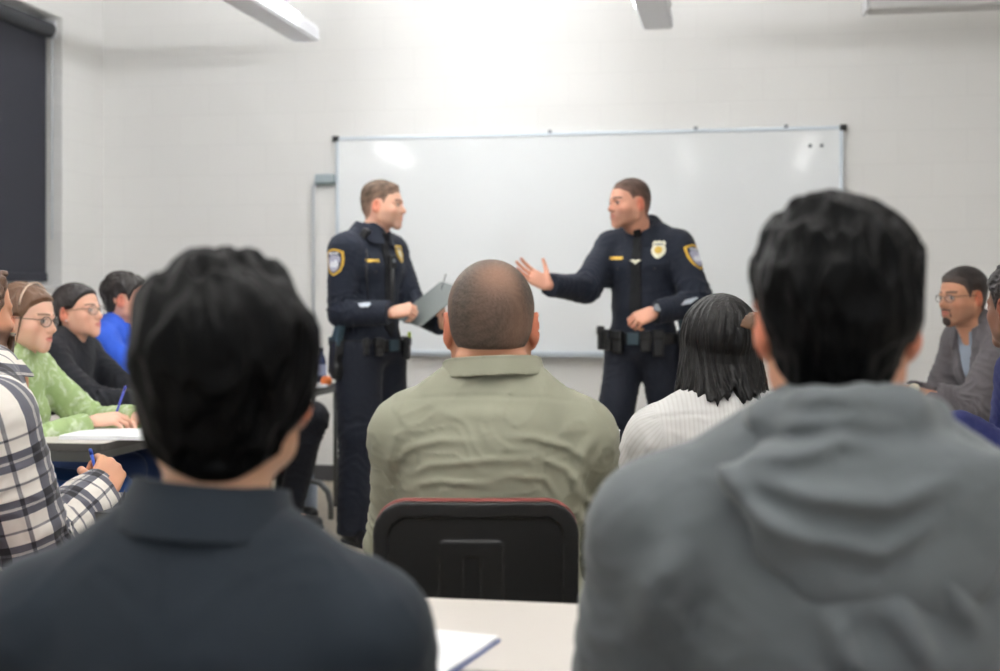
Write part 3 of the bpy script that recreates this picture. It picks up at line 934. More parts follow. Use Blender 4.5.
def table(x0, x1, y0, y1, label, z=.742, th=.028, group='classroom tables', legs=True, edge=None, top=None):
    cx, cy = (x0 + x1) / 2, (y0 + y1) / 2; hx, hy = (x1 - x0) / 2, (y1 - y0) / 2
    t = empty('classroom_table', (cx, cy, 0)); tag(t, label, 'table', group)
    b = MB(); b.prism(rrect(hx, hy, .03), z - .003, z); b.build('table_top', top or m_table, t)
    b = MB(); b.prism(rrect(hx + .001, hy + .001, .03), z - th, z - .003); b.build('edge_band', edge or m_tedge, t)
    b = MB()
    for s in (-1, 1):
        b.box((-hx + .06, s * (hy - .09) - .012, z - th - .045), (hx - .06, s * (hy - .09) + .012, z - th))
        b.box((s * (hx - .07) - .012, -hy + .08, z - th - .04), (s * (hx - .07) + .012, hy - .08, z - th))
    b.build('apron_frame', m_tleg, t)
    for sx in (-1, 1):
        for sy in (-1, 1):
            b = MB(); x, y = sx * (hx - .07), sy * (hy - .09); b.tube([(x, y, z - th), (x, y, .012)], .0135, 12); lg = b.build('leg', m_tleg, t, smooth=True)
            b = MB(); b.lathe([(.001, 0), (.018, 0), (.018, .014), (.014, .018), (.001, .018)], 14, (x, y, 0)); b.build('foot', m_black, lg)
    return t

def onboard(px, py, z):
    """the point on a horizontal plane at height z seen at (px,py)"""
    zc = (CAMZ - z) * FPX / (py - HOR)
    return W(px, py, zc)

ONLY = ''
def want(k): return (not ONLY) or k in ONLY.split(',')

def cloth(name, col, rough=.85, weave=700, st=.25, sheen=.15, var=(14, .06), spec=.3):
    return mat(name, col, rough, bump=(weave, st, .0006), sheen=sheen, spec=spec, var=var)

def glasses(p, m, r=.021, name='glasses'):
    T = lambda a, b, c: p.hc + p.HR @ (np.array([a, b, c]) * p.hs)
    q = MB()
    for s in (-1, 1):
        q.tube([T(s * .032 + r * math.cos(a) * 1.12, .107 - abs(s * .032 + r * math.cos(a)) * .25, -.001 + r * .85 * math.sin(a)) for a in np.linspace(0, 2 * math.pi, 21)], .0015, 6, cap=False)
        q.tube([T(s * .055, .092, .006), T(s * .074, .075, .008), T(s * .083, .0, .008), T(s * .082, -.022, -.004)], .0016, 6)
    q.tube([T(-.010, .106, .004), T(0, .109, .006), T(.010, .106, .004)], .0014, 6)
    o = q.build(name, m, p.root, smooth=True)
    for s in (-1, 1):
        l = MB(); n = 20
        l.add([T(s * .032 + r * 1.05 * math.cos(a), .1068 - abs(s * .032 + r * math.cos(a)) * .25, -.001 + r * .8 * math.sin(a)) for a in np.linspace(0, 2 * math.pi, n, endpoint=False)] +
              [T(s * .032 + r * 1.05 * math.cos(a), .1058 - abs(s * .032 + r * math.cos(a)) * .25, -.001 + r * .8 * math.sin(a)) for a in np.linspace(0, 2 * math.pi, n, endpoint=False)],
              [tuple(range(n)), tuple(range(n, 2 * n))[::-1]] + [(i, n + i, n + (i + 1) % n, (i + 1) % n) for i in range(n)])
        l.build('lens', lensmat, o)
    return o
lensmat, nt, bb = new_mat('clear_lens'); bb.inputs['Roughness'].default_value = .03; bb.inputs['Base Color'].default_value = (1, 1, 1, 1)
tb = nt.nodes.new('ShaderNodeBsdfTransparent'); mxs = nt.nodes.new('ShaderNodeMixShader'); mxs.inputs[0].default_value = .07
nt.links.new(tb.outputs[0], mxs.inputs[1]); nt.links.new(bb.outputs[0], mxs.inputs[2]); nt.links.new(mxs.outputs[0], nt.nodes['Material Output'].inputs['Surface'])
m_gframe = mat('dark_glasses_frame', srgb(60, 52, 50), .3, .4)

def clump(seed, amp=.004, sc=22, an=(1, 1, .35)):
    n = make_noise(sc, 2, seed, an); n2 = make_noise(7, 2, seed + 9)
    def f(q, g):
        a = np.clip(-g / .02, .15, 1)
        return (amp * (1 - np.abs(n(q)) * 1.3) + amp * .8 * n2(q)) * a
    return f

def shield(w, h):
    pts = [(0, h), (w * .55, h * .93), (w * .98, h * .80), (w, h * .3), (w * .93, -h * .2), (w * .7, -h * .62), (w * .35, -h * .87), (0, -h)]
    return pts + [(-x, y) for x, y in pts[-2:0:-1]]
def ellipse(w, h, n=20): return [(w * math.cos(a), h * math.sin(a)) for a in np.linspace(0, 2 * math.pi, n, endpoint=False)]
def rectp(w, h): return [(x, y) for x, y in rrect(w, h, min(w, h) * .25, 3)]

# ------------------------------------------------------------------ tables
table(-1.3, 1.0, 1.64, 2.022, 'long pale table in the foreground behind the chair of the person in the olive shirt', edge=mat('pale_edge', srgb(205, 198, 190), .5), group=None)
table(-.86, .22, 3.14, 3.86, 'pale table in front of the person in olive and the person in white', group=None)
table(-2.72, -2.03, 3.98, 5.78, 'pale table with dark edge on the left where the person in green writes', group=None)
table(-2.48, -2.20, 5.84, 7.42, 'pale table at the far left near the back wall with a bottle on it', group=None)
table(.28, .98, 3.3, 5.5, 'pale table on the right beside the person in navy', group=None)
table(.28, .98, 5.5, 7.0, 'pale table on the right under the arms of the person in the grey cardigan', group=None)
table(-1.86, -1.30, 2.70, 2.99, 'small dark desk under the writing hand of the person in the plaid shirt', group=None, top=mat('dark_laminate', srgb(44, 44, 48), .5))

# ------------------------------------------------------------------ chairs
def chair_for(p, label, dy=0.0, dx=0.0, proto=[None]):
    loc = p.loc + p.M @ np.array([dx, dy, 0])
    if proto[0] is None:
        proto[0] = chair_proto(loc, p.rz, label, 'classroom chairs'); return proto[0]
    c = copy_tree(proto[0]); c.location = loc; c.rotation_euler.z = p.rz; c['label'] = label; return c

# ------------------------------------------------------------------ man in the olive shirt
def olive():
    p = Person('person in an olive green shirt seen from behind, seated in the centre', 493, 2.6, 180,
               w=1.14, fat=1.22, C7=(0, -.03, 1.062), pelvis=(0, -.04, .56), head=(-.004, .02, 1.163), hs=1.07, neck=.064, shw=.160, shz=.118, skin=(188, 135, 108))
    p.arm = {}
    for i in (-1, 1): p.set_arm(i, (i * .13, .37, .785), (i * .30, -.1, -1), hdir=(-i * .5, 1, -.1), curl=(30, 35, 40, 45))
    p.sit_legs()
    q = lambda *a: [p.L(x, y, 2.46)[[0, 2]] for x, y in a]
    neckfold = [fn(lambda v: np.sqrt((v[..., 2] - (1.096 - .25 * v[..., 0] ** 2)) ** 2 + np.clip(np.sqrt(v[..., 0] ** 2 + (v[..., 1] - .03) ** 2) - .098, -9, 0) ** 2) - .0035, op='s', k=.012)]
    roll = [rc(p.hc + np.array([-.05, -.062, -.078]), p.hc + np.array([.05, -.062, -.078]), .028, .028, k=.02)]
    p.body(vox=.004, extra=roll + neckfold)
    # cropped hair, thin at the crown, growing in a swirl
    n1 = make_noise(60, 2, 4); n2 = make_noise(8, 2, 8)
    def hc(v):
        h = p.to_head(v.astype(f32)); x, y, z = h[:, 0], h[:, 1], h[:, 2]
        cx, cz = x - .004, z - .075; r = np.sqrt(cx * cx + cz * cz) + 1e-5; th = np.arctan2(cz, cx) + r * 9
        s = .5 + .5 * np.sin(th * 34 + 3 * n2(h) + 8 * r * np.sin(th * 7)) * np.sin(th * 57 + r * 30 + n1(h))
        bald = np.exp(-((x - .006) / .038) ** 2 - ((z - .092) / .034) ** 2)
        c = np.array(srgb(78, 66, 58)) * (.62 + .75 * s)[:, None]
        w = np.clip(bald * .62 + .12 * n2(h * .8) + .02, 0, 1)[:, None]
        return c * (1 - w) + np.array(srgb(160, 118, 95)) * w
    m = mat('cropped_hair', (.1, .08, .07), .55, vcol=True, bump=(260, .8, .002), spec=.3)
    p.hair(m=m, taper=.008, thick=lambda q: .003 + .0015 * np.clip((q[..., 2] + .05) / .1, 0, 1), colfn=hc, vox=.003,
           line=([-.12, -.075, -.05, -.035, -.012, .012, .024, .030, .046, .062, .075, .1], [-.042, -.042, -.040, -.02, .028, .024, -.012, .0, .040, .060, .07, .08]))
    ms = cloth('olive_cotton', srgb(138, 138, 121))
    folds = [dict(pts=q((390, 470), (408, 449), (440, 440), (482, 440)), amp=.008, w=.008),
             dict(pts=q((398, 480), (430, 465), (480, 459), (538, 457)), amp=.007, w=.007),
             dict(pts=q((594, 468), (566, 447), (535, 437), (500, 435)), amp=.009, w=.0075),
             dict(pts=q((590, 500), (566, 470), (530, 452)), amp=.008, w=.0075),
             dict(pts=q((420, 420), (470, 413), (530, 416)), amp=.006, w=.014),
             dict(pts=q((560, 500), (545, 478), (500, 472)), amp=.007, w=.0065),
             dict(pts=q((410, 488), (440, 480), (500, 484)), amp=.007, w=.0065),
             dict(pts=q((602, 430), (585, 455), (577, 490), (582, 545)), amp=.010, w=.012),
             dict(pts=q((398, 430), (388, 460), (384, 500)), amp=.008, w=.012),
             dict(pts=q((608, 520), (590, 508), (575, 488)), amp=.008, w=.009),
             dict(pts=q((605, 548), (590, 535), (576, 510)), amp=.008, w=.009),
             dict(pts=q((414, 430), (416, 465), (417, 505)), amp=-.0022, w=.004),
             dict(pts=q((547, 430), (544, 465), (540, 505)), amp=-.0022, w=.004),
             dict(pts=q((388, 404), (440, 398), (490, 397), (545, 399), (596, 408)), amp=-.0022, w=.004)]
    p.garment('shirt', ms, vox=.0045, o=.016, hem=.47, wr=p.wrinkle(.0056, 3, folds), armr=(.064, .056, .05, .036))
    p.collar(ms, h=.048, r=.087, gap=30, flare=.30, leaf=.06, yoff=.03)
    p.trousers(cloth('dark_denim', srgb(40, 46, 60)))
    p.shoes(m_shoe)
    chair_for(p, 'black plastic chair with red cushion edge behind the person in the olive shirt', .02, dx=-.03)

# ------------------------------------------------------------------ near left man
def front_left():
    p = Person('person in a dark slate collared shirt seen from behind, large in the left foreground', 200, 1.38, 182, w=1.0, fat=1.0,
               C7=(.008, -.03, .968), pelvis=(0, -.04, .53), head=(.023, .02, 1.124), halpha=-172, hs=1.03, neck=.056, shw=.155, shz=.106, skin=(205, 158, 128))
    for i in (-1, 1): p.set_arm(i, (i * .15, .32, .79), (i * .30, -.2, -1), hdir=(-i * .5, 1, -.1), curl=(30, 35, 40, 45))
    p.sit_legs(); p.body(vox=.004)
    p.hair(thick=lambda q: .011 + .013 * np.clip((q[..., 2] + .04) / .1, 0, 1), noise=clump(2, .004), vox=.0035, k=.010,
           line=([-.12, -.075, -.05, -.035, -.012, .012, .024, .030, .046, .062, .075, .1], [-.096, -.094, -.075, -.025, .02, .024, -.012, .0, .040, .055, .065, .07]))
    ms = cloth('slate_shirt', srgb(22, 31, 40), .8, sheen=.15)
    p.garment('shirt', ms, vox=.006, o=.017, hem=.45, wr=p.wrinkle(.004, 11), armr=(.062, .054, .048, .036))
    p.collar(ms, h=.072, r=.070, gap=30, flare=.35, leaf=.085, th=.003)
    p.trousers(cloth('black_trousers', srgb(28, 30, 36)), vox=.008); p.shoes(m_shoe)
    chair_for(p, 'chair under the person in the dark slate shirt in the left foreground')

# ------------------------------------------------------------------ near right man with hood
def front_right():
    p = Person('person in a grey hooded sweatshirt seen from behind, large in the right foreground', 835, 1.42, 178, w=1.0, fat=1.05,
               C7=(0, -.03, 1.068), pelvis=(0, -.04, .56), head=(.006, .02, 1.194), halpha=168, hs=.995, neck=.06, shw=.180, shz=.108, skin=(205, 150, 122))
    for i in (-1, 1): p.set_arm(i, (i * .16, .32, .80), (i * .22, -.2, -1), hdir=(-i * .5, 1, -.1), curl=(30, 35, 40, 45))
    p.sit_legs(); p.body(vox=.004)
    p.hair(thick=lambda q: .007 + .014 * np.clip((q[..., 2] + .04) / .1, 0, 1), noise=clump(5, .004), vox=.0035, k=.010,
           line=([-.12, -.075, -.05, -.035, -.012, .012, .024, .030, .046, .062, .075, .1], [-.088, -.086, -.07, -.025, .02, .024, -.012, .0, .040, .055, .065, .07]))
    ms = cloth('grey_fleece', srgb(92, 97, 99), .95, weave=350, st=.4, sheen=.4, var=(10, .06))
    q = lambda *a: [p.L(x, y, 1.28)[[0, 2]] for x, y in a]
    folds = [dict(pts=q((650, 671), (655, 600), (690, 545)), amp=.030, w=.020),
             dict(pts=q((690, 671), (680, 620), (700, 570)), amp=.016, w=.014),
             dict(pts=q((850, 671), (835, 640), (825, 600)), amp=.020, w=.015),
             dict(pts=q((930, 671), (900, 620), (880, 590)), amp=.018, w=.015),
             dict(pts=q((985, 640), (950, 590), (925, 560)), amp=.018, w=.015)]
    p.garment('sweatshirt', ms, vox=.006, o=.024, hem=.45, wr=p.wrinkle(.004, 21, folds), armr=(.062, .058, .052, .04), margin=.04)
    # hood lying behind the neck
    c = p.C7
    P = []
    ring = [(-.092, .03, .006), (-.08, -.035, .024), (-.045, -.072, .038), (0, -.084, .042), (.045, -.075, .038), (.08, -.04, .024), (.092, .03, .004), (.07, .10, -.03), (0, .12, -.055), (-.07, .10, -.03)]
    for i in range(len(ring)):
        a, b = ring[i], ring[(i + 1) % len(ring)]
        P.append(rc(c + np.array(a), c + np.array(b), .022, .022, k=.02))
    P += [el(c + np.array([.015, -.085, -.03]), (.155, .05, .05), rot(28, 0, 4), k=.03),
          el(c + np.array([.02, -.105, -.085]), (.140, .036, .062), rot(12, 0, 6), k=.03),
          el(c + np.array([.03, -.108, -.13]), (.10, .03, .045), rot(5, 0, 6), k=.03)]
    neckhole = rc(c + np.array([0, .01, .0]), p.hc + np.array([0, .0, -.02]), .062, .075, op='s', k=.012); P.append(neckhole)
    qf = lambda *a: dict(pts=q(*a))
    hf = [dict(pts=q((735, 470), (800, 492), (880, 500), (960, 470)), amp=0.016, w=.014),
          dict(pts=q((730, 500), (800, 530), (870, 545), (940, 510)), amp=0.016, w=.013),
          dict(pts=q((700, 450), (720, 470), (760, 520), (820, 560)), amp=0.014, w=.014),
          dict(pts=q((770, 440), (800, 425), (850, 420), (900, 425)), amp=0.013, w=.012),
          dict(pts=q((740, 455), (790, 455), (840, 440), (890, 445)), amp=0.013, w=.010),
          dict(pts=q((790, 405), (830, 398), (880, 402)), amp=0.010, w=.010)]
    p.set = None
    sdf_obj('hood', P, .005, ms, p.root, disp=p.wrinkle(.003, 33, hf, sleeves=0), margin=.028, uvfn=p.cuv)
    p.trousers(cloth('dark_trousers', srgb(36, 38, 44)), vox=.008); p.shoes(m_shoe)
    chair_for(p, 'chair under the person in the grey hooded sweatshirt in the right foreground', -.02)

# ------------------------------------------------------------------ woman in the white shirt
def white_woman():
    p = Person('seated person in a white striped shirt seen from behind, wearing a hair clip', 721, 2.95, 182, w=.95, fem=True,
               C7=(0, -.03, .978), pelvis=(0, -.04, .54), head=(0, .02, 1.112), halpha=-172, hs=.93, neck=.046, shw=.15, shz=.08, skin=(205, 160, 135))
    for i in (-1, 1): p.set_arm(i, (i * .12, .34, .785), (i * .8, -.1, -1), hdir=(-i * .5, 1, -.1), curl=(30, 35, 40, 45))
    p.sit_legs(); p.body(vox=.0045)
    T = lambda *a: p.hc + p.HR @ (np.array(a) * p.hs)
    na = make_noise(3.0, 3, 71); nb = make_noise(9, 2, 72)
    def f(v):
        q = p.to_head(v); x, y, z = q[..., 0], q[..., 1], q[..., 2]
        yy = y + .012
        top = np.sqrt((x / .094) ** 2 + (yy / .116) ** 2 + ((z - .020) / .108) ** 2)
        d1 = (top - 1) * .094
        rx = .092 + .02 * np.clip(-z / .12, 0, 1); ry = .108 + .035 * np.clip(-(z + .04) / .09, 0, 1) * (yy < 0)
        d2 = (np.sqrt((x / rx) ** 2 + (yy / ry) ** 2) - 1) * .092
        ang = np.arctan2(x, -yy)
        st = np.sin(ang * 23 + 3 * na(q) + z * 14) * .5 + np.sin(ang * 51 + 5 * na(q * 1.3) - z * 22) * .3 + np.sin(ang * 9 + z * 9) * .5
        bot = -.120 - .012 * np.sin(ang * 13 + 1.5 * st) - .008 * np.sin(ang * 31) + .03 * np.clip(np.abs(ang) - 1.2, 0, 1)
        d2 = np.maximum(np.maximum(d2, z - .02), (bot - z) * .8)
        d = np.minimum(d1, d2)
        d = d - .0042 * st * np.clip((.12 - z) / .05, .25, 1)
        fz = .062 - .35 * np.clip(np.abs(x) - .02, 0, 1)
        face = np.maximum(.045 + .3 * (fz - z) * 0 - y, z - fz)          # opening for the face
        return np.maximum(d, -face) * p.hs
    lo, hi = p.hc + np.array([-.14, -.18, -.19]), p.hc + np.array([.14, .16, .15])
    mh = mat('dark_brown_hair', srgb(9, 7, 7), .42, bump=(60, .9, .004), spec=.28, aniso=(2.5, 2.5, .3))
    sdf_obj('hair', [fn(f, lo=lo, hi=hi, k=.001)], .003, mh, p.root, bounds=(lo, hi), crumbs=300)
    clip = []
    r = np.random.RandomState(3)
    cc = T(.046, -.124, .052)
    for j in range(9):
        a = j / 8 * 2.6 - 1.3
        clip.append(rc(cc + np.array([.028 * math.sin(a), -.004, .035 * math.cos(a) - .01]), cc + np.array([.028 * math.sin(a) * .4, -.016, .02 * math.cos(a) - .012]), .005, .004, k=.006))
    clip.append(rc(cc + np.array([-.004, -.012, .02]), cc + np.array([.006, -.012, -.03]), .006, .006, k=.006))
    sdf_obj('hair_clip', clip, .0025, mat('tortoiseshell', srgb(92, 66, 48), .25, bump=(60, .6, .004)), p.root)
    m, nt, b = new_mat('white_striped_cotton'); b.inputs['Roughness'].default_value = .85; b.inputs['Sheen Weight'].default_value = .1
    at = nt.nodes.new('ShaderNodeAttribute'); at.attribute_name = 'cuv'
    wv = nt.nodes.new('ShaderNodeTexWave'); wv.wave_type = 'BANDS'; wv.bands_direction = 'X'; wv.inputs['Scale'].default_value = 34; wv.inputs['Distortion'].default_value = .3
    rp = nt.nodes.new('ShaderNodeValToRGB'); rp.color_ramp.elements[0].color = (*srgb(188, 186, 183), 1); rp.color_ramp.elements[1].color = (*srgb(196, 195, 193), 1)
    rp.color_ramp.elements[0].position = .1; rp.color_ramp.elements[1].position = .5
    nt.links.new(at.outputs['Vector'], wv.inputs['Vector']); nt.links.new(wv.outputs['Fac'], rp.inputs['Fac']); nt.links.new(rp.outputs['Color'], b.inputs['Base Color'])
    bp = nt.nodes.new('ShaderNodeBump'); bp.inputs['Strength'].default_value = .12; bp.inputs['Distance'].default_value = .001
    nt.links.new(wv.outputs['Fac'], bp.inputs['Height']); nt.links.new(bp.outputs['Normal'], b.inputs['Normal'])
    q = lambda *a: [p.L(x, y, 2.83)[[0, 2]] for x, y in a]
    folds = [dict(pts=q((640, 430), (650, 421), (690, 415), (740, 413)), amp=-.004, w=.004),
             dict(pts=q((652, 430), (645, 460), (640, 490)), amp=.008, w=.01), dict(pts=q((665, 470), (700, 450), (730, 440)), amp=.006, w=.01)]
    p.garment('shirt', m, vox=.0055, o=.016, hem=.46, wr=p.wrinkle(.004, 41, folds), armr=(.062, .054, .05, .04))
    p.collar(m, h=.04, r=.06, gap=30, flare=.45, leaf=.05, fold=True)
    p.trousers(cloth('brown_trousers', srgb(70, 60, 52)), vox=.008); p.shoes(m_shoe)
    chair_for(p, 'chair under the person in the white striped shirt')

# ------------------------------------------------------------------ plaid shirt
def plaid():
    p = Person('person in a black and white plaid shirt writing at the left edge', -16, 2.9, 118, w=1.05, fat=1.1,
               C7=(.0, .0, 1.06), pelvis=(0, -.08, .55), head=(.0, .05, 1.185), halpha=148, hs=1.02, shw=.185, shz=.10, skin=(205, 150, 120))
    p.hc = p.L(-33, 314, 2.9)
    # right arm: nearer to the view; writing hand
    w_ = p.L(101, 492, 3.04)
    p.set_arm(1, w_, p.cdir(-.1, -1, -.5), hdir=p.cdir(.05, .55, .8), hback=p.cdir(.6, .5, -.5), curl=(45, 50, 55, 60), thumb=(35, 30, 25), l1=.31, l2=.27)
    p.set_arm(-1, (-.12, .26, .66), (-.8, -.2, -1), hdir=(.5, 1, -.1), curl=(30, 35, 40, 45))
    p.sit_legs(); p.body(vox=.0035, stubble=.85)
    r = np.random.RandomState(8)
    curls = []
    for _ in range(150):
        d = nrm(r.normal(size=3)); 
        if d[2] < -.2 or (d[1] > .55 and d[2] < .45): continue
        c = p.hc + p.HR @ (np.array([d[0] * .084, d[1] * .103 - .016, d[2] * .094 + .034]))
        curls.append(rc(c, c + p.HR @ nrm(r.normal(size=3)) * .014, .010, .008, k=.006))
    mh = mat('brown_curly_hair', srgb(82, 58, 42), .5, bump=(90, .8, .004))
    p.hair(m=mh, thick=lambda q: .012 + 0 * q[..., 0], noise=clump(7, .005, 30, (1, 1, 1)), extra=curls, vox=.0035)
    bl = ([-.12, -.03, -.02, .02, .04, .07, .10, .13], [-.3] * 8)
    core = head_prims(p.hc, p.HR, p.hs, ears=False)
    def beard(v):
        q = p.to_head(v); x, y, z = np.abs(q[..., 0]), q[..., 1], q[..., 2]
        d = feval(core, v)
        zt = np.interp(y, [.0, .03, .06, .09, .12], [-.01, -.025, -.05, -.044, -.044])
        g = np.maximum(z - zt, .004 - y) * .8
        g = np.maximum(g, np.maximum(.0, 1) * (.02 - np.sqrt((x / 1.6) ** 2 + (z + .062) ** 2) - .010) * (y > .07))
        return np.maximum(d - .011, g)
    lo, hi = p.hc - .16, p.hc + .16
    sdf_obj('beard', [fn(beard, lo=lo, hi=hi, k=.001)], .0035, mh, p.root, bounds=(lo, hi), crumbs=100)
    m, nt, b = new_mat('plaid_flannel'); b.inputs['Roughness'].default_value = .9; b.inputs['Sheen Weight'].default_value = .2
    at = nt.nodes.new('ShaderNodeAttribute'); at.attribute_name = 'cuv'; sp = nt.nodes.new('ShaderNodeSeparateXYZ'); nt.links.new(at.outputs['Vector'], sp.inputs[0])
    def M(op, a, b_=None, c_=None):
        n = nt.nodes.new('ShaderNodeMath'); n.operation = op
        for i, v in enumerate((a, b_, c_)):
            if v is None: continue
            if isinstance(v, (int, float)): n.inputs[i].default_value = v
            else: nt.links.new(v, n.inputs[i])
        return n.outputs[0]
    def stripes(o, T_):
        t = M('FRACT', M('DIVIDE', o, T_))
        out = None
        for c, wd, a in ((.2, .085, 1.0), (.42, .085, 1.0), (.31, .02, .55), (.80, .028, .8)):
            s = M('MULTIPLY', M('LESS_THAN', M('ABSOLUTE', M('SUBTRACT', t, c)), wd), a)
            out = s if out is None else M('MAXIMUM', out, s)
        return out
    sa = stripes(sp.outputs['X'], .098); sb = stripes(sp.outputs['Y'], .098)
    k = M('MULTIPLY', M('ADD', sa, sb), .5)
    rp = nt.nodes.new('ShaderNodeValToRGB'); rp.color_ramp.interpolation = 'LINEAR'
    rp.color_ramp.elements[0].color = (*srgb(226, 220, 212), 1); rp.color_ramp.elements[1].color = (*srgb(20, 20, 28), 1)
    e = rp.color_ramp.elements.new(.5); e.color = (*srgb(92, 92, 102), 1)
    nt.links.new(k, rp.inputs['Fac']); nt.links.new(rp.outputs['Color'], b.inputs['Base Color'])
    p.garment('shirt', m, vox=.0045, o=.018, hem=.46, wr=p.wrinkle(.0045, 51), armr=(.078, .070, .062, .046), sleeve=.93)
    p.collar(m, h=.03, r=.066, gap=40, flare=.25, leaf=.04)
    p.trousers(cloth('blue_denim', srgb(50, 62, 90)), vox=.008); p.shoes(m_shoe)
    pen('blue pen held by the person in the plaid shirt', p.loc + p.M @ p.hand_pt(1, (.018, .07, -.03)), RT * -.25 + FW * .1 + np.array([0, 0, .8]), srgb(40, 80, 190), .10)
    c = chair_for(p, 'black chair with red cushion edge under the person in plaid at the left edge')
    g = W(-2, HOR, 2.60); c.location = (g[0], g[1], 0); c.rotation_euler.z = facing(152)

Person.hand_pt = lambda s, side, q: s.hand[side][0] + s.hand[side][1] @ np.array([q[0] * -side, q[1], q[2]])

def pen(label, c, d, col, L=.14, r=.0042):
    t = empty('pen', c); tag(t, label, 'pen')
    d = nrm(d); b = MB(); b.tube([-d * L * .35, -d * L * .33, d * L * .5], [r * .5, r, r], 10); b.build('barrel', mat('pen_barrel', col, .3), t, smooth=True)
    b = MB(); b.tube([d * L * .5, d * L * .62, d * L * .65], [r * 1.15, r * 1.1, r * .6], 10); b.build('cap', mat('pen_cap', tuple(x * .6 for x in col), .3), t, smooth=True)
    b = MB(); b.tube([-d * L * .35, -d * L * .42], [r * .5, r * .15], 8); b.build('tip', m_alu, t)
    return t

def notebook(c, rz, label, w=.2, h=.27, th=.012, col=srgb(235, 236, 238), cover=srgb(60, 60, 70), pages=True, name='notebook', cat='notebook'):
    t = empty(name, c, rz); tag(t, label, cat)
    b = MB(); b.box((-w / 2, -h / 2, 0), (w / 2, h / 2, .0025)); b.build('cover', mat('cover', cover, .5), t, bevel=.001)
    b = MB(); b.box((-w / 2 + .003, -h / 2 + .003, .0025), (w / 2 - .003, h / 2 - .003, th)); pg = b.build('pages', mat('pages', col, .8), t, bevel=.001)
    return t

# ------------------------------------------------------------------ woman in green
def green_woman():
    p = Person('seated person in a light green shirt and glasses, resting a hand on a notebook', 27, 4.65, 84, w=.95, fem=True,
               C7=(0, -.055, 1.03), pelvis=(0, -.16, .54), head=(0, .0, 1.143), halpha=76, hpitch=-4, hs=1.0, neck=.045, shw=.165, shz=.07, skin=(224, 178, 155))
    w_ = p.L(93, 421, 4.62)
    p.set_arm(1, w_, p.cdir(-.2, -1, -.4), hdir=p.cdir(1, .12, .2), hback=p.cdir(-.1, .9, -.5), curl=((35, 45, 30), (38, 45, 30), (40, 45, 30), (45, 45, 30)), thumb=(25, 30, 20))
    p.set_arm(-1, (-.12, .36, .785), (-.8, -.2, -1), hdir=(.6, 1, -.1), curl=(20, 22, 25, 30))
    p.sit_legs(); p.body(vox=.004, lips=(190, 105, 100), brow=(95, 68, 50))
    T = lambda *a: p.hc + p.HR @ (np.array(a) * p.hs)
    mh = mat('brown_hair', srgb(104, 74, 54), .42, bump=(70, .8, .004), aniso=(1, 1, .4))
    ex = [el(T(0, -.118, -.02), (.034, .03, .036), None, k=.02), rc(T(.074, .028, .03), T(.079, .012, -.10), .0045, .0025, k=.006), rc(T(.079, .012, -.10), T(.076, .02, -.15), .0025, .0012, k=.003)]
    p.hair(m=mh, thick=lambda q: .012 + .0 * q[..., 0], noise=clump(12, .003), extra=ex, vox=.0035,
           line=([-.12, -.075, -.05, -.035, -.012, .012, .024, .036, .05, .066, .078, .1], [-.088, -.07, -.06, -.02, .012, .012, .005, .02, .045, .058, .068, .07]))
    hb = MB(); hb.tube([T(.090 * math.sin(a) * 1.0, .024 + .0 * a, .034 + .1 * math.cos(a)) for a in np.linspace(-1.35, 1.35, 17)], .0035, 8)
    hb.build('hair_band', mat('pale_band', srgb(205, 180, 160), .4), p.root, smooth=True)
    glasses(p, m_gframe)
    m, nt, b = new_mat('green_print_cotton'); b.inputs['Roughness'].default_value = .8
    tc = nt.nodes.new('ShaderNodeTexCoord'); n = nt.nodes.new('ShaderNodeTexNoise'); n.inputs['Scale'].default_value = 30; n.inputs['Detail'].default_value = 3; n.inputs['Distortion'].default_value = .8
    rp = nt.nodes.new('ShaderNodeValToRGB'); rp.color_ramp.elements[0].position = .5; rp.color_ramp.elements[1].position = .72
    rp.color_ramp.elements[0].color = (*srgb(152, 174, 120), 1); rp.color_ramp.elements[1].color = (*srgb(196, 208, 178), 1)
    nt.links.new(tc.outputs['Object'], n.inputs['Vector']); nt.links.new(n.outputs['Fac'], rp.inputs['Fac']); nt.links.new(rp.outputs['Color'], b.inputs['Base Color'])
    p.garment('shirt', m, vox=.005, o=.014, hem=.46, wr=p.wrinkle(.0045, 61), armr=(.062, .054, .05, .036))
    p.collar(m, h=.03, r=.06, gap=45, flare=.5, leaf=.06)
    p.trousers(cloth('jeans', srgb(44, 84, 150)), vox=.007); p.shoes(m_shoe)
    pen('blue pen held upright over the notebook by the person in green', p.loc + p.M @ p.L(118, 408, 4.66), RT * .35 + np.array([0, 0, 1]), srgb(70, 80, 190), .13)
    chair_for(p, 'chair under the person in the green shirt', -.12)

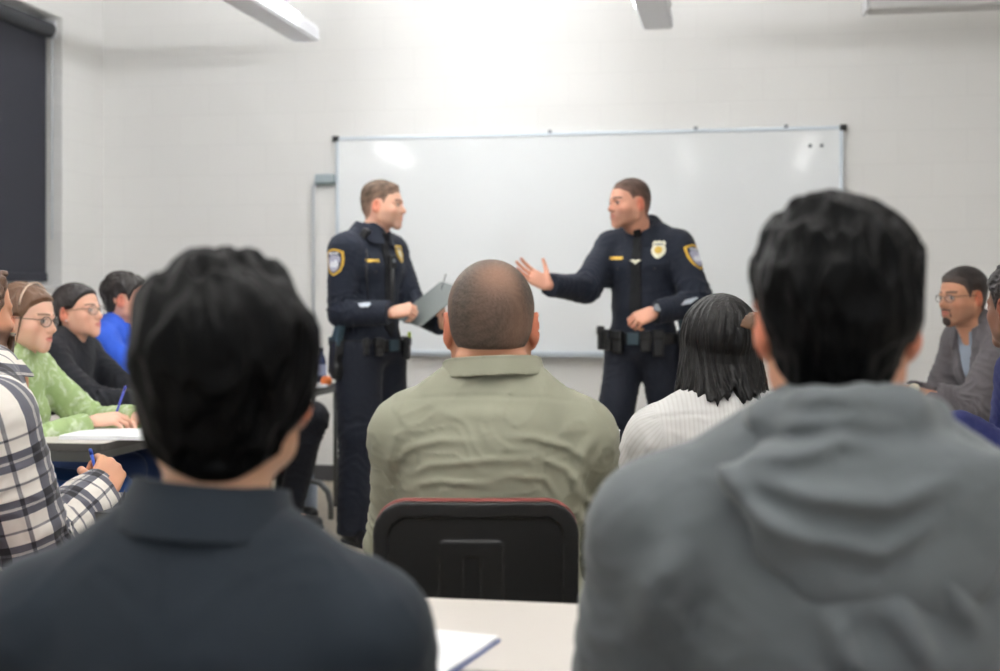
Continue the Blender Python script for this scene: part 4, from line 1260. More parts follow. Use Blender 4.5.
# ------------------------------------------------------------------ woman in black
def black_woman():
    p = Person('seated person in a black sweatshirt and thin glasses looking towards the whiteboard', 78, 5.6, 82, w=.98, fem=True,
               C7=(0, -.06, 1.045), pelvis=(0, -.16, .54), head=(0, .0, 1.157), halpha=72, hpitch=7, hs=1.0, neck=.046, shw=.17, shz=.07, skin=(218, 168, 145))
    p.set_arm(1, (.05, .36, .79), (.8, -.2, -1), hdir=(-1, .7, -.1), curl=(20, 22, 25, 30))
    p.set_arm(-1, (-.05, .38, .79), (-.8, -.2, -1), hdir=(1, .7, -.1), curl=(20, 22, 25, 30))
    p.sit_legs(); p.body(vox=.004, lips=(185, 95, 95), brow=(50, 38, 34))
    T = lambda *a: p.hc + p.HR @ (np.array(a) * p.hs)
    mh = mat('sleek_dark_hair', srgb(34, 26, 26), .3, bump=(60, .5, .003), spec=.5, aniso=(1, 1, .4))
    ex = [el(T(0, -.112, -.055), (.036, .036, .045), None, k=.02), rc(T(.01, -.12, -.07), T(.015, -.112, -.16), .026, .014, k=.02)]
    p.hair(m=mh, thick=lambda q: .011 + .0 * q[..., 0], noise=clump(14, .0015), extra=ex, vox=.0035, bounds=(p.hc - .2, p.hc + .18),
           line=([-.12, -.075, -.05, -.035, -.012, .012, .024, .036, .05, .066, .078, .1], [-.09, -.075, -.06, -.02, .012, .012, .012, .025, .045, .06, .07, .075]))
    glasses(p, mat('pale_metal_frame', srgb(150, 135, 125), .25, .7), .023)
    ms = cloth('black_fleece', srgb(30, 31, 37), .9)
    p.garment('sweatshirt', ms, vox=.006, o=.02, hem=.46, wr=p.wrinkle(.005, 63), armr=(.064, .056, .052, .038))
    p.collar(ms, h=.02, r=.062, gap=0, fold=False, th=.008)
    p.trousers(cloth('jeans_dark', srgb(36, 56, 100)), vox=.008); p.shoes(m_shoe)
    e = MB(); e.lathe([(.001, 0), (.004, .001), (.004, .004), (.001, .005)], 10, T(.088, .0, -.036)); e.build('earring', m_alu, p.root, smooth=True)
    chair_for(p, 'chair under the person in the black sweatshirt', -.12)

# ------------------------------------------------------------------ man in blue
def blue_man():
    p = Person('seated person in a bright blue shirt at the left', 126, 6.4, 84, w=1.0,
               C7=(0, -.05, 1.10), pelvis=(0, -.16, .56), head=(0, .0, 1.212), halpha=98, hs=1.0, neck=.055, shw=.185, shz=.08, skin=(215, 160, 138))
    p.set_arm(1, (.06, .38, .79), (.8, -.2, -1), hdir=(-1, .7, -.1), curl=(20, 22, 25, 30))
    p.set_arm(-1, (-.05, .38, .79), (-.8, -.2, -1), hdir=(1, .7, -.1), curl=(20, 22, 25, 30))
    p.sit_legs(); p.body(vox=.0045)
    p.hair(m=mat('near_black_hair', srgb(34, 28, 27), .35, bump=(80, .7, .004)), thick=lambda q: .008 + .012 * np.clip((q[..., 2]) / .08, 0, 1), noise=clump(15, .003))
    ms = cloth('blue_shirt', srgb(48, 92, 205), .75)
    p.garment('shirt', ms, vox=.006, o=.016, hem=.46, wr=p.wrinkle(.004, 65))
    p.collar(ms, h=.04, gap=30, flare=.4)
    p.trousers(cloth('jeans_blue', srgb(34, 60, 130)), vox=.008); p.shoes(m_shoe)
    chair_for(p, 'chair under the person in the bright blue shirt', -.12)

# ------------------------------------------------------------------ hidden person whose dark legs show
def dark_legs():
    p = Person('person in dark trousers and black shoes at the far left table', 243, 6.92, 88, w=.95,
               C7=(0, -.05, 1.05), pelvis=(0, -.14, .56), head=(0, -.01, 1.155), halpha=95, hs=.98, shw=.175, shz=.08, skin=(205, 155, 130))
    p.set_arm(1, (.12, .12, .68), (.8, -.2, -1), hdir=(-.6, 1, -.1), curl=(20, 22, 25, 30))
    p.set_arm(-1, (-.12, .12, .68), (-.8, -.2, -1), hdir=(.6, 1, -.1), curl=(20, 22, 25, 30))
    p.set_leg(1, p.L(312, 418, 6.82), p.L(288, 509, 6.86)); p.set_leg(-1, p.L(296, 425, 7.1), p.L(285, 505, 7.15))
    p.body(vox=.006)
    p.hair(thick=lambda q: .012 + 0 * q[..., 0], vox=.005)
    ms = cloth('dark_jacket', srgb(32, 33, 40))
    p.garment('jacket', ms, vox=.008, o=.018, hem=.46)
    p.trousers(ms, vox=.006, wr=p.wrinkle(.005, 67), r=(.092, .076, .070, .060)); p.shoes(m_shoe)
    c = chair_for(p, 'chair of the person in dark trousers beside the far left table', -.12)
    Mi = p.M.T; lc = np.array(c.location)
    P_ = [W(x, y, z) for x, y, z in ((284, 486, 7.15), (306, 480, 7.12), (320, 483, 7.10), (328, 492, 7.10), (331, 505, 7.10))]; P_.append(np.array([P_[-1][0], P_[-1][1], .012]))
    b = MB(); b.tube([Mi @ (q_ - lc) for q_ in P_], .016, 12); b.build('sled_leg', mat('sled_leg_steel', srgb(120, 122, 124), .35, .6), c, smooth=True)

# ------------------------------------------------------------------ man in the grey cardigan
def cardigan():
    p = Person('person in a grey cardigan, glasses and watch leaning on the right table', 975, 5.6, -80, w=1.08, fat=1.1,
               C7=(0, -.03, 1.10), pelvis=(0, -.24, .57), head=(0, .06, 1.222), halpha=-66, hpitch=-2, hs=1.02, neck=.06, shw=.185, shz=.08, skin=(186, 134, 106))
    w_ = p.L(909, 391, 5.45)
    p.set_arm(-1, w_, p.cdir(.6, -1, -.4), hdir=p.cdir(-1, .1, .2), hback=p.cdir(0, 1, -.3), curl=(25, 28, 30, 35), l1=.31, l2=.27)
    p.set_arm(1, p.L(900, 391, 5.75), p.cdir(.2, -1, .5), hdir=p.cdir(-1, -.1, -.9), hback=p.cdir(0, 1, -.1), curl=(25, 28, 30, 35), l1=.31, l2=.27)
    p.sit_legs(); p.body(vox=.0035, stubble=.35, brow=(40, 30, 28))
    p.hair(taper=.025, fade=(srgb(34, 28, 27), .45, .02), m=mat('black_short_hair', srgb(38, 31, 30), .5, bump=(160, .8, .003), vcol=True), thick=lambda q: .004 + .009 * np.clip((q[..., 2] - .02) / .06, 0, 1), k=.005,
           line=([-.12, -.075, -.05, -.035, -.012, .012, .024, .030, .046, .062, .075, .1], [-.088, -.080, -.065, -.01, .028, .024, -.012, .01, .045, .056, .062, .066]))
    core = head_prims(p.hc, p.HR, p.hs, ears=False)
    def beard(v):
        q = p.to_head(v); x, y, z = np.abs(q[..., 0]), q[..., 1], q[..., 2]
        d = feval(core, v)
        chin = np.maximum((np.sqrt((x / .023) ** 2 + ((z + .098) / .019) ** 2) - 1) * .018, .05 - y)
        mo = np.maximum(np.maximum(np.abs(z + .0455 + .25 * x) - .0035, x - .025), .07 - y)
        side = np.maximum(np.maximum(np.abs(x - .0245) - .0016, np.abs(z + .062) - .02), .06 - y)
        return np.maximum(d - .0022, np.minimum(np.minimum(chin, mo), side))
    lo, hi = p.hc - .16, p.hc + .16
    sdf_obj('beard', [fn(beard, lo=lo, hi=hi, k=.001)], .003, mat('black_beard', srgb(48, 36, 32), .7), p.root, bounds=(lo, hi), crumbs=30)
    glasses(p, m_gframe, .019)
    ms = cloth('grey_cardigan_knit', srgb(92, 88, 91), .95, weave=250, st=.4)
    # shirt front under the open cardigan
    sh = cloth('pale_blue_shirt', srgb(140, 150, 164))
    us = p.torso(.010) ; sdf_obj('shirt', us, .006, sh, p.root)
    wedge = fn(lambda v: np.maximum(np.maximum(np.abs(v[..., 0] - p.C7[0]) - (.012 + .22 * np.clip(v[..., 2] - .78, 0, 1)), .02 - v[..., 1]), .72 - v[..., 2]), op='s', k=.008)
    p.garment('cardigan', ms, vox=.005, o=.024, hem=.47, wr=p.wrinkle(.006, 71), armr=(.070, .062, .056, .042), cuts=[wedge], sleeve=.62)
    p.collar(ms, h=.045, r=.076, gap=50, flare=.6, leaf=.07, th=.006)
    p.collar(sh, h=.035, r=.064, gap=35, flare=.4, leaf=.05, name='shirt_collar')
    # watch on the near wrist
    a, e, wv = p.arm[-1]; u = nrm(wv - e); c = wv - u * .02
    b = MB(); Rf = frame(np.cross(u, (0, 0, 1)), u); b.lathe([(.033, -.010), (.036, -.010), (.036, .010), (.033, .010)], 24, c, Rf); wt = b.build('watch', mat('steel_band', srgb(120, 110, 100), .3, .8), p.root, smooth=False)
    b = MB(); n = p.cdir(-.2, .5, -.8); Rn = frame(np.cross(n, (1, 0, 0)), n); b.lathe([(.001, 0), (.021, 0), (.021, .009), (.001, .010)], 20, c + n * .031, Rn); b.build('watch_face', mat('watch_dial', srgb(225, 215, 190), .25), wt)
    p.trousers(cloth('grey_trousers', srgb(60, 60, 66)), vox=.008); p.shoes(m_shoe)
    chair_for(p, 'black chair under the person in the grey cardigan', -.2)

# ------------------------------------------------------------------ person in navy at the right edge
def navy():
    p = Person('seated person in a navy top cut off by the right edge', 1027, 3.9, -96, w=1.0,
               C7=(0, -.04, 1.065), pelvis=(0, -.20, .55), head=(0, .02, 1.19), halpha=-156, hs=1.02, neck=.056, shw=.18, shz=.08, skin=(112, 78, 62))
    p.set_arm(-1, p.L(962, 436, 3.62), p.cdir(.9, -1, -.2), hdir=p.cdir(-1, -.3, .6), hback=p.cdir(0, 1, -.2), curl=(25, 28, 30, 35), l1=.31, l2=.27)
    p.set_arm(1, p.L(960, 440, 4.05), p.cdir(.2, -1, .5), hdir=p.cdir(-1, -.1, .6), hback=p.cdir(0, 1, -.1), curl=(25, 28, 30, 35), l1=.31, l2=.27)
    p.sit_legs(); p.body(vox=.004, lips=(110, 65, 60), brow=(25, 20, 20))
    r = np.random.RandomState(18); curls = []
    for _ in range(330):
        d = nrm(r.normal(size=3))
        if d[2] < .25 or (d[1] > .7 and d[2] < .5): continue
        c = p.hc + p.HR @ (np.array([d[0] * .083, d[1] * .104 - .014, d[2] * .102 + .040]))
        curls.append(rc(c, c + p.HR @ nrm(r.normal(size=3)) * .010, .0085, .007, k=.004))
    mh = mat('black_curly_hair', srgb(26, 22, 22), .45, bump=(120, .9, .004))
    p.hair(m=mh, thick=lambda q: .004 + .012 * np.clip((q[..., 2] - .03) / .05, 0, 1), noise=clump(17, .003, 30, (1, 1, 1)), extra=curls, vox=.0035)
    ms = cloth('navy_fleece', srgb(30, 36, 84), .85)
    p.garment('sweatshirt', ms, vox=.005, o=.020, hem=.46, wr=p.wrinkle(.005, 81), armr=(.068, .060, .056, .045), sleeve=1.05, cuff=False)
    p.collar(cloth('white_collar', srgb(220, 215, 214)), h=.035, r=.066, gap=35, flare=.4, leaf=.05)
    p.trousers(cloth('black_jeans', srgb(30, 30, 36)), vox=.008); p.shoes(m_shoe)
    chair_for(p, 'black chair under the person in the navy top', -.18)
# ------------------------------------------------------------------ officers
m_uni = cloth('midnight_uniform_wool', srgb(24, 30, 44), .75, sheen=.12, var=(8, .05))
m_trs = cloth('midnight_trouser_wool', srgb(20, 25, 38), .75, sheen=.12, var=(8, .05))
m_tie = cloth('black_tie_silk', srgb(13, 14, 19), .7)
m_gold = mat('brass', srgb(205, 170, 80), .35, .6); m_silv = mat('pale_badge_metal', srgb(215, 212, 190), .3, .5)
m_pgold = mat('patch_gold_thread', srgb(214, 170, 60), .7); m_pnavy = mat('patch_navy_thread', srgb(40, 44, 66), .8); m_plav = mat('patch_lavender_thread', srgb(170, 170, 190), .8); m_pwhite = mat('patch_white_thread', srgb(222, 224, 230), .8)
m_belt = mat('duty_belt_leather', srgb(20, 21, 24), .4, bump=(120, .2, .001)); m_gun = mat('teal_black_polymer', srgb(44, 66, 78), .45)
m_stripe = mat('service_stripe_thread', srgb(196, 204, 214), .7); m_lime = mat('lime_tab', srgb(178, 200, 60), .6)

def officer(px, zc, alpha, label, headpx, top, hs, halpha, hpitch, skin, hairc, legsL, arms, badge_m, c7z, pelz, beltz, sp):
    p = Person(label, px, zc, alpha, w=sp.get('w', 1.05), fat=1.04, seated=False, C7=(0, -.035, c7z), pelvis=(0, .0, pelz), head=(0, 0, 1.6), halpha=halpha, hpitch=hpitch,
               hs=hs, neck=.060, shw=.190, shz=.085, skin=skin, jaww=1.05)
    return p

def dress(p, beltz, side_holster, hairc, hairthick, tie_top, sp):
    m = mat('officer_hair', srgb(*hairc), .6, bump=(200, .7, .002), spec=.25, vcol=True)
    p.hair(m=m, taper=.03, fade=(srgb(*hairc), sp.get('fade', .75), .035), thick=hairthick, vox=.003, k=.004, line=sp.get('line'))
    wr = p.wrinkle(.0045, sp['seed'], sleeves=.9)
    sh = p.garment('shirt', m_uni, vox=.004, o=.017, hem=beltz - .05, wr=wr, armr=(.066, .057, .052, .040), sleeve=.98, margin=.012,
                   extra=[rc(p.C7 + p.TR @ np.array([0, .045, -.05]), p.C7 + p.TR @ np.array([0, .052, .004]), p.neckr + .018, p.neckr + .004, k=.02)])
    p.collar(m_uni, h=.052, r=.076, gap=20, flare=.5, leaf=.072, th=.003, yoff=.03)
    p.trousers(m_trs, vox=.005, wr=p.wrinkle(.005, sp['seed'] + 5, base=.9, sleeves=.8), top=beltz + .02, r=sp.get('tr', (.098, .078, .073, .066)))
    p.shoes(m_shoe)
    bp = [el(p.pel + np.array([0, -.005, .02]), (.165 * p.w + .026, .118 * p.fat + .026, .30), None), fn(lambda v: (beltz + .028 - v[..., 2]), op='s', k=.004), fn(lambda v: (v[..., 2] - beltz + .028), op='s', k=.004)]
    bp2 = bp
    belt = sdf_obj('duty_belt', bp2, .004, m_belt, p.root, bounds=(p.pel - (.25, .2, .1), p.pel + (.25, .2, .2)))
    def rim(ang, out=.0):
        a = math.radians(ang); d = np.array([math.sin(a), math.cos(a), 0])
        rx, ry = .165 * p.w + .026, .118 * p.fat + .026
        zz = (beltz - p.pel[2] - .02) / .30; s_ = math.sqrt(1 - zz * zz)
        r_ = s_ / math.sqrt((d[0] / rx) ** 2 + (d[1] / ry) ** 2)
        n = nrm(np.array([d[0] / rx ** 2, d[1] / ry ** 2, 0])); c = np.array([p.pel[0], p.pel[1] - .005, beltz]) + d * r_
        return c + n * out, frame(n, (0, 0, 1))       # columns: across, out, up
    # buckle in front
    c, R = rim(0, .004); b = MB(); b.box((-.032, -.004, -.03), (.032, .008, .03), R, c); b.build('buckle', m_gun, belt, bevel=.005)
    # pouches round the belt
    for ang, wd, dp, hi, lo in sp['pouches']:
        c, R = rim(ang, dp / 2 + .001)
        o = sdf_obj('pouch', [bx(c + np.array([0, 0, (hi - lo) / 2]), (wd / 2, dp / 2, (hi + lo) / 2), R, .008, k=.004), bx(c + np.array([0, 0, hi - .012]) + R[:, 1] * .003, (wd / 2 + .002, dp / 2 + .002, .022), R, .007, k=.002)], .003, m_belt, p.root)
    # holster with pistol
    c, R = rim(side_holster, .03)
    T = lambda x, y, z: c + R @ np.array([x, y, z])
    hol = sdf_obj('holster', [bx(T(0, 0, -.055), (.034, .024, .085), R @ rot(0, -6, 0), .012, k=.02), bx(T(-.012, 0, -.13), (.024, .020, .035), R @ rot(0, -6, 0), .010, k=.03), bx(T(0, -.015, .0), (.042, .014, .045), R, .008, k=.01)], .0035, m_belt, p.root)
    sdf_obj('pistol_grip', [bx(T(.024 * sp['grip'], 0, .062), (.026, .018, .052), R @ rot(0, sp['grip'] * 28, 0), .008, k=.01), bx(T(0, 0, .022), (.042, .019, .022), R, .005, k=.008)], .003, m_gun, hol)
    tr = p.bvh(sh)
    chest = lambda x, z: np.array([x, p.pel[1] + .1, z])
    F = np.array([0, 1, 0.0]); U = np.array([0, 0, 1.0])
    zt = p.C7[2] - .03
    # necktie laid down the shirt front
    L_ = zt - beltz - .05
    out = [(-.018, L_ / 2), (.018, L_ / 2), (.022, L_ / 2 - .05), (.032, -L_ / 2 + .05), (.0, -L_ / 2), (-.032, -L_ / 2 + .05), (-.022, L_ / 2 - .05)]
    tie = p.patch('necktie', tr, chest(0, zt - L_ / 2 - .01), F, U, densify(out, .02), m_tie, off=.003, th=.004)
    sdf_obj('tie_knot', [bx(np.array([0, p.tie_y(tr, zt + .012) + .004, zt + .012]), (.019, .013, .020), rot(-25, 0, 0), .008)], .0025, m_tie, tie)
    # pockets with flaps
    for s_ in (-1, 1):
        x = s_ * .095; z = zt - .145
        p.patch('pocket', tr, chest(x, z - .055), F, U, densify([(-.054, .055), (.054, .055), (.054, -.06), (.0, -.072), (-.054, -.06)], .015), m_uni, off=.001, th=.003)
        fl = p.patch('pocket_flap', tr, chest(x, z), F, U, densify([(-.058, .022), (.058, .022), (.058, -.014), (.0, -.034), (-.058, -.014)], .012), m_uni, off=.004, th=.003)
        p.patch('pocket_button', tr, chest(x, z - .02), F, U, ellipse(.006, .006, 10), m_gold if sp.get('btn') else m_belt, off=.008, th=.003, parent=fl)
    p.patch('name_plate', tr, chest(.102, zt - .112), F, U, rectp(.033, .008), m_gold, off=.004, th=.004)
    bc = chest(-.108, zt - .072)
    bd = p.patch('badge', tr, bc, F, U, [(x * .034, y * .045) for x, y in ((0, 1), (.35, .86), (.62, 1.0), (.95, .72), (.8, .4), (1, 0), (.82, -.5), (.4, -.88), (0, -1), (-.4, -.88), (-.82, -.5), (-1, 0), (-.8, .4), (-.95, .72), (-.62, 1.0), (-.35, .86))], badge_mat(sp), off=.004, th=.005)
    p.patch('badge_seal', tr, bc - U * .002, F, U, ellipse(.018, .019, 16), m_gold if sp.get('silver') else m_silv, off=.010, th=.002, parent=bd)
    p.patch('badge_ribbon', tr, bc + U * .026, F, U, rectp(.022, .004), m_steelgrey, off=.009, th=.002, parent=bd)
    # placket
    return sh, tr, belt, rim

def badge_mat(sp): return m_silv if sp.get('silver') else m_gold
def densify(pts, st):
    out = []
    for i in range(len(pts)):
        a, b = np.array(pts[i], float), np.array(pts[(i + 1) % len(pts)], float); n = max(1, int(np.linalg.norm(b - a) / st))
        for j in range(n): out.append(tuple(a + (b - a) * j / n))
    return out
def tie_y(s, tree, z):
    h = tree.ray_cast(Vector((0, s.pel[1] + .5, z)), Vector((0, -1, 0)), 1.0)
    return h[0][1] if h[0] is not None else s.C7[1] + .1
Person.tie_y = tie_y

def shoulder_patch(p, tr, side, n, up=None, dz=.07):
    a, e, wv = p.arm[side]; c = a + (e - a) * (dz / .29)
    U = nrm(a - e) if up is None else up
    g = p.patch('shoulder_patch', tr, c, n, U, shield(.052, .066), m_pgold, off=.002, th=.002)
    p.patch('patch_field', tr, c, n, U, shield(.043, .056), m_pnavy, off=.0045, th=.0008, parent=g)
    p.patch('patch_emblem', tr, c - U * .006, n, U, shield(.036, .042), m_plav, off=.0055, th=.0008, parent=g)
    p.patch('patch_peak', tr, c - U * .004, n, U, densify([(-.03, -.008), (-.012, .012), (0, .002), (.014, .018), (.030, -.006), (.02, -.02), (-.02, -.02)], .01), m_pwhite, off=.0065, th=.0008, parent=g)
    p.patch('patch_letters', tr, c + U * .043, n, U, rectp(.028, .005), m_pwhite, off=.0055, th=.0008, parent=g)
    return g

def collar_pin(p, s_, m=m_gold):
    ax = p.C7 + p.TR @ np.array([0, .02, -.012])
    a = math.radians(48) * s_; d = np.array([math.sin(a), math.cos(a), 0])
    c = ax + d * .098 + np.array([0, 0, -.004]); R = frame(nrm(d + np.array([0, 0, .4])), (0, 0, 1)) @ rot(0, -20 * s_, 0)
    b = MB(); b.box((-.013, -.003, -.006), (.013, .004, .006), R, c); b.build('collar_pin', m, p.root, bevel=.002)

def stripes(p, tr, side, n, c, d, up, nst=4, w=.035):
    base = None
    for k in range(nst):
        cc = c + d * (k - (nst - 1) / 2) * .013
        o = p.patch('service_stripe', tr, cc, n, up, densify([(-w, -.004), (w * .9, .016), (w, .022), (-w, .004)], .012), m_stripe, off=.003, th=.0012)

def officer_one():
    p = Person('person in dark police uniform standing and holding a clipboard in both hands', 372, 6.53, 52, w=1.0, fat=1.05, seated=False,
               C7=(0, -.035, 1.545), pelvis=(0, 0, .97), head=(0, .02, 1.68), halpha=80, hs=1.0, neck=.058, shw=.172, shz=.09, skin=(216, 168, 145), jaww=1.05, jawy=.002)
    p.hc = p.L(383, 206, 6.53)
    wr1 = p.L(391, 313, 6.27); wr2 = p.L(444, 325, 6.44)
    p.set_arm(1, wr1, p.cdir(-.7, -1, .2), hdir=p.cdir(1, .22, -.1), hback=p.cdir(-.1, .75, -.8), curl=((60, 70, 40), (65, 70, 40), (65, 70, 40), (65, 70, 40)), thumb=(22, 20, 8), l1=.31, l2=.27)
    p.set_arm(-1, wr2, p.cdir(-.3, -1, .6), hdir=p.cdir(-.25, 1, .1), hback=p.cdir(.85, -.1, -.45), curl=((55, 70, 40), (60, 70, 40), (60, 70, 40), (60, 70, 40)), thumb=(30, 20, 8), l1=.31, l2=.27)
    p.set_leg(1, p.L(359, 432, 6.44), p.L(353, 530, 6.46), (.25, 1, 0)); p.set_leg(-1, p.L(386, 440, 6.66), p.L(388, 522, 6.80), (-.1, 1, 0))
    p.body(vox=.0035, stubble=.25, brow=(85, 62, 48), lips=(190, 120, 105))
    sp = dict(seed=101, grip=-1, tr=(.112, .096, .088, .078), pouches=[(-40, .05, .03, .03, .07), (-75, .06, .03, .03, .08), (35, .045, .028, .03, .05), (55, .03, .025, .03, .045), (150, .06, .03, .03, .06)],
              line=([-.12, -.075, -.05, -.035, -.012, .012, .024, .030, .046, .062, .075, .1], [-.075, -.074, -.05, -.005, .030, .026, -.004, .02, .050, .052, .062, .066]))
    sh, tr, belt, rim = dress(p, .985, 98, (92, 76, 64), lambda q: .003 + .010 * np.clip((q[..., 2] - .05) / .05, 0, 1) + .006 * np.clip((q[..., 1] - .04) / .04, 0, 1), None, sp)
    shoulder_patch(p, tr, 1, p.cdir(-.55, .15, -.9))
    collar_pin(p, 1)
    a, e, wv = p.arm[1]; u = nrm(wv - e)
    n = p.cdir(0, .5, -.8); c = e + u * .13
    for k in (-1, 1):
        p.patch('cuff_emblem', tr, c + u * .012 * k + np.array([0, 0, .006]), n, np.array([0, 0, 1.0]), densify([(-.022, .014), (.012, .014), (.022, .0), (.008, -.016), (-.014, -.006)], .01), m_stripe, off=.003, th=.002)
    # shoulder microphone with cord, and the small camera on the chest
    mc = p.sh[1] + np.array([-.075, .06, .075])
    mic = sdf_obj('radio_microphone', [bx(mc, (.026, .020, .034), rot(-35, 0, 20), .010)], .003, m_belt, p.root)
    b = MB(); b.tube([mc + np.array([0, 0, -.03]), mc + np.array([.03, .045, -.10]), mc + np.array([.05, .06, -.2]), mc + np.array([.03, .055, -.34])], .004, 8); b.build('microphone_cord', m_belt, mic, smooth=True)
    y = p.tie_y(tr, 1.40)
    cam_ = sdf_obj('body_camera', [bx(np.array([-.02, y + .014, 1.40]), (.026, .012, .034), None, .009)], .003, m_black, p.root)
    b = MB(); b.lathe([(.001, 0), (.010, 0), (.010, .006), (.001, .007)], 16, (-.02, y + .024, 1.405), rot(-90, 0, 0)); b.build('camera_lens', m_steelgrey, cam_)
    b = MB(); b.tube([(-.02, y + .012, 1.37), (-.018, y + .02, 1.28), (-.01, y + .02, 1.18), (0, y + .0, 1.06)], .012, 8); b.build('camera_strap', m_belt, cam_, smooth=True)
    c, R = rim(60, .008); b = MB(); b.lathe([(.001, -.003), (.017, -.003), (.017, .003), (.001, .003)], 18, c - np.array([0, 0, .05]), frame(R[:, 2], R[:, 1])); b.build('key_ring', m_steelgrey, belt)
    # clipboard
    A, B, C, D = [W(x, y_, z) for x, y_, z in ((413, 323, 6.22), (411, 303, 6.42), (435, 288, 6.62), (455, 284, 6.40))]
    cc = W(431, 304, 6.40); u = nrm(W(455, 286, 6.46) - W(411, 322, 6.34)); v = RT * -.2 + FW * .88 + np.array([0, 0, .42]); nz = nrm(np.cross(u, v)); v = np.cross(nz, u)
    R = np.stack([v, u, nz], 1)
    if R[:, 2] @ FW < 0: R = np.stack([-v, u, -nz], 1)
    t = empty('clipboard', cc); tag(t, 'grey clipboard held in both hands by the uniformed person on the left', 'clipboard')
    b = MB(); b.prism(rrect(.115, .155, .012), -.0035, .0); q = [tuple(R @ np.array(x)) for x in b.v]; b.v = q; b.build('board', mat('clipboard_grey', srgb(98, 104, 103), .45), t)
    b = MB(); b.box((-.105, -.145, .0005), (.105, .13, .003)); b.v = [tuple(R @ np.array(x)) for x in b.v]; b.build('paper', m_paper, t)
    b = MB(); b.box((-.05, .125, 0), (.05, .15, .012)); b.v = [tuple(R @ np.array(x)) for x in b.v]; b.build('clip', m_alu, t, bevel=.003)
    pen('thin grey pen standing up from the grey clipboard', W(443, 284, 6.45), RT * .3 + np.array([0, 0, 1]), srgb(90, 95, 100), .08, .003)
    c, R = rim(-38, .03); b = MB(); b.box((-.012, -.006, -.015), (.012, .006, .02), R, c + np.array([0, 0, .045])); b.build('lime_tab', m_lime, belt, bevel=.003)

def officer_two():
    p = Person('person in dark police uniform standing and gesturing with one open palm', 643, 6.5, -24, w=1.04, fat=1.08, seated=False,
               C7=(0, -.035, 1.56), pelvis=(0, 0, .985), head=(0, .02, 1.7), halpha=-62, hs=1.02, neck=.062, shw=.172, shz=.085, skin=(208, 152, 128), jaww=1.08)
    p.hc = p.L(629, 204, 6.42)
    p.set_arm(1, p.L(549, 285, 6.22), p.cdir(.2, -1, .1), hdir=p.cdir(-1, .5, -.1), hback=p.cdir(-.1, -.45, 1), curl=((8, 12, 10), (12, 14, 10), (14, 16, 12), (18, 18, 14)), spread=7, thumb=(62, -5, 6), l1=.31, l2=.265)
    p.set_arm(-1, p.L(655, 312, 6.22), p.cdir(1, -.7, .1), hdir=p.cdir(-1, -.38, -.15), hback=p.cdir(-.1, .55, -.8), curl=((45, 55, 35), (50, 60, 35), (52, 60, 35), (55, 60, 35)), thumb=(25, 25, 12), l1=.31, l2=.265)
    p.set_leg(1, p.L(611, 442, 6.42), p.L(603, 540, 6.50), (.15, 1, 0)); p.set_leg(-1, p.L(669, 438, 6.5), p.L(679, 540, 6.6), (-.25, 1, 0))
    p.body(vox=.0035, stubble=.28, brow=(50, 38, 32), lips=(170, 100, 90))
    sp = dict(seed=131, grip=1, silver=True, btn=False, tr=(.096, .076, .072, .066), pouches=[(28, .055, .03, .03, .075), (48, .05, .032, .035, .06), (75, .06, .035, .05, .06), (-22, .05, .03, .03, .06), (-42, .05, .03, .035, .085), (160, .06, .03, .03, .06)],
              line=([-.12, -.075, -.05, -.035, -.012, .012, .024, .030, .046, .062, .075, .1], [-.078, -.076, -.05, -.005, .030, .026, -.002, .02, .050, .058, .066, .070]))
    sh, tr, belt, rim = dress(p, 1.02, -85, (72, 58, 52), lambda q: .0022 + .005 * np.clip((q[..., 2] - .05) / .05, 0, 1), None, sp)
    shoulder_patch(p, tr, -1, p.cdir(.72, .15, -.72))
    collar_pin(p, -1)
    a, e, wv = p.arm[-1]; u = nrm(wv - e); c = e + u * .085
    n = p.cdir(.15, .45, -.9)
    stripes(p, tr, -1, n, c, u, nrm(np.cross(n, u)) , 5, .026)
    b = MB(); cw = wv - u * .012; Rf = frame(np.cross(u, (0, 0, 1)), u); b.lathe([(.034, -.011), (.038, -.011), (.038, .011), (.034, .011)], 24, cw, Rf); wt = b.build('watch', m_black, p.root)
    n2 = p.cdir(0, .5, -.9); b = MB(); b.lathe([(.001, 0), (.021, 0), (.021, .009), (.001, .010)], 20, cw + n2 * .032, frame(np.cross(n2, (1, 0, 0)), n2)); b.build('watch_face', m_steelgrey, wt)
    F = np.array([0, 1, 0.0]); U = np.array([0, 0, 1.0])
    p.patch('tie_clip', tr, np.array([0, .1, 1.40]), F, U, densify([(-.03, .006), (-.01, .01), (0, .004), (.01, .01), (.03, .006), (.008, -.006), (0, -.014), (-.008, -.006)], .01), m_silv, off=.009, th=.003)

if want('o1'): officer_one()
if want('o2'): officer_two()
if want('ol'): olive()
if want('fl'): front_left()
if want('fr'): front_right()
if want('ww'): white_woman()
if want('pl'): plaid()
if want('gw'): green_woman()
if want('bw'): black_woman()
if want('bm'): blue_man()
if want('dl'): dark_legs()
if want('cm'): cardigan()
if want('nv'): navy()
print('built in', round(time.time() - T0, 1))
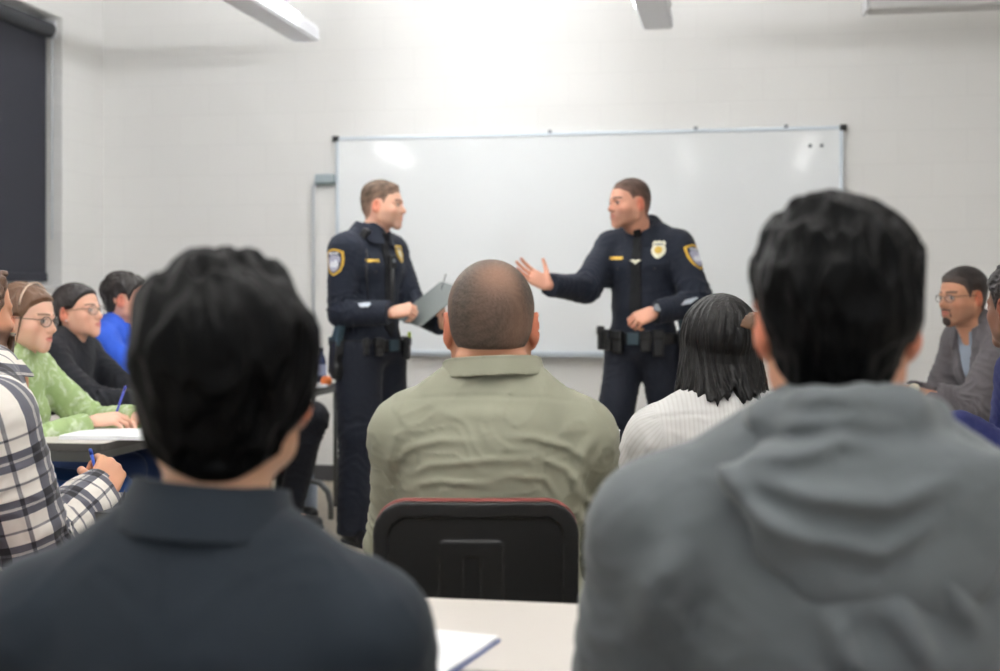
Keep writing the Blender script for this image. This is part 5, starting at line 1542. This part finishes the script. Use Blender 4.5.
# ------------------------------------------------------------------ things on the tables and floor
if not ONLY:
    TZ = .7425
    notebook(onboard(493, 645, TZ) + (RT * -.78 + FW * .63) * .075 + (RT * -.36 + FW * -.93) * .105, TH + math.radians(-21), 'white paper pad with blue edge lying on the foreground table', w=.15, h=.21, th=.008, cover=srgb(70, 90, 150))
    notebook(onboard(116, 436, TZ), math.radians(4), 'open white notebook under the hand of the person in green', w=.30, h=.26, th=.014, cover=srgb(225, 225, 228))
    notebook(onboard(938, 401, TZ), math.radians(80), 'cream notepad beside the watch arm of the person in the grey cardigan', w=.14, h=.24, th=.018, col=srgb(238, 232, 205), cover=srgb(190, 188, 180))
    notebook(onboard(952, 411, TZ), math.radians(84), 'white binder with lilac edge on the right table nearest the person in navy', w=.24, h=.27, th=.012, cover=srgb(178, 176, 205), name='binder', cat='binder')
    t = empty('phone', onboard(943, 410.5, TZ) + np.array([0, 0, .012])); tag(t, 'small dark phone lying on the white binder', 'phone')
    b = MB(); b.box((-.03, -.02, 0), (.03, .02, .010)); b.build('phone_body', mat('phone_dark', srgb(45, 55, 70), .35), t, bevel=.003)
    b = MB(); b.box((-.027, -.017, .0095), (.027, .017, .0108)); b.build('phone_screen', mat('phone_screen', srgb(70, 84, 100), .2), t)
    notebook(onboard(618, 474, TZ), math.radians(20), 'white paper pad beyond the right arm of the person in the olive shirt', w=.2, h=.27, th=.006, cover=srgb(230, 230, 235))
    pen('red pen lying on the white pad beside the person in the olive shirt', onboard(621, 470, TZ) + np.array([0, 0, .014]), nrm(RT * .2 + FW * 1.0), srgb(190, 60, 60), .13)
    c = onboard(616, 452, TZ + .0); 
    t = empty('paper_cup', onboard(611, 465, TZ) + FW * .12); tag(t, 'white paper cup seen just right of the olive shirt', 'cup')
    b = MB(); b.lathe([(.001, 0), (.026, 0), (.036, .085), (.038, .088), (.033, .088), (.024, .006), (.001, .006)], 28); b.build('cup_wall', mat('cup_paper', srgb(225, 228, 238), .6), t, smooth=False)
    b = MB(); b.lathe([(.0275, .02), (.030, .02), (.0335, .06), (.0312, .06)], 28); b.build('cup_sleeve', mat('cup_sleeve', srgb(196, 202, 224), .7), t)
    # far left table
    def bottle(c, label, body, label_col, cap):
        t = empty('drink_bottle', c); tag(t, label, 'bottle')
        b = MB(); b.lathe([(.001, 0), (.030, 0), (.033, .006), (.033, .12), (.028, .145), (.014, .168), (.013, .185), (.001, .185)], 24); b.build('bottle_body', body, t, smooth=True)
        b = MB(); b.lathe([(.0335, .045), (.0343, .046), (.0343, .105), (.0335, .106)], 24); b.build('bottle_label', mat('bottle_label', label_col, .5), t)
        b = MB(); b.lathe([(.001, .180), (.0155, .180), (.0155, .2), (.001, .2)], 18); b.build('bottle_cap', mat('bottle_cap', cap, .4), t)
    bottle(onboard(319, 384, TZ) + FW * .05, 'dark blue drink bottle on the far left table', mat('bottle_blue', srgb(50, 58, 92), .25), srgb(150, 158, 190), srgb(40, 45, 70))
    oc = onboard(326, 386, TZ) + FW * .0
    o = empty('clementine', oc); tag(o, 'small orange fruit beside the blue bottle on the far left table', 'fruit')
    b = MB(); b.lathe([(.002, .0), (.018, .003), (.030, .015), (.034, .028), (.030, .042), (.018, .053), (.003, .055)], 24); b.build('peel', mat('orange_peel', srgb(214, 112, 48), .5, bump=(220, .5)), o, smooth=True)
    b = MB(); b.lathe([(.001, .053), (.004, .054), (.003, .058), (.001, .058)], 8); b.build('stem', mat('fruit_stem', srgb(80, 90, 50), .8), o)
    notebook(onboard(312, 386, TZ), math.radians(10), 'paper stack at the corner of the far left table', w=.18, h=.25, th=.012, cover=srgb(210, 210, 220))
    c = W(311, 300, 7.35); c[2] = 0
    t = empty('water_bottle', c); tag(t, 'pale water bottle standing on the floor beside the black shoe', 'bottle')
    b = MB(); b.lathe([(.001, 0), (.034, 0), (.036, .01), (.036, .15), (.030, .18), (.014, .2), (.001, .2)], 24); b.build('bottle_body', mat('bottle_pale', srgb(160, 172, 190), .3), t, smooth=True)
    b = MB(); b.lathe([(.001, .2), (.016, .2), (.016, .222), (.001, .222)], 18); b.build('bottle_cap', mat('bottle_cap_grey', srgb(120, 130, 150), .4), t)
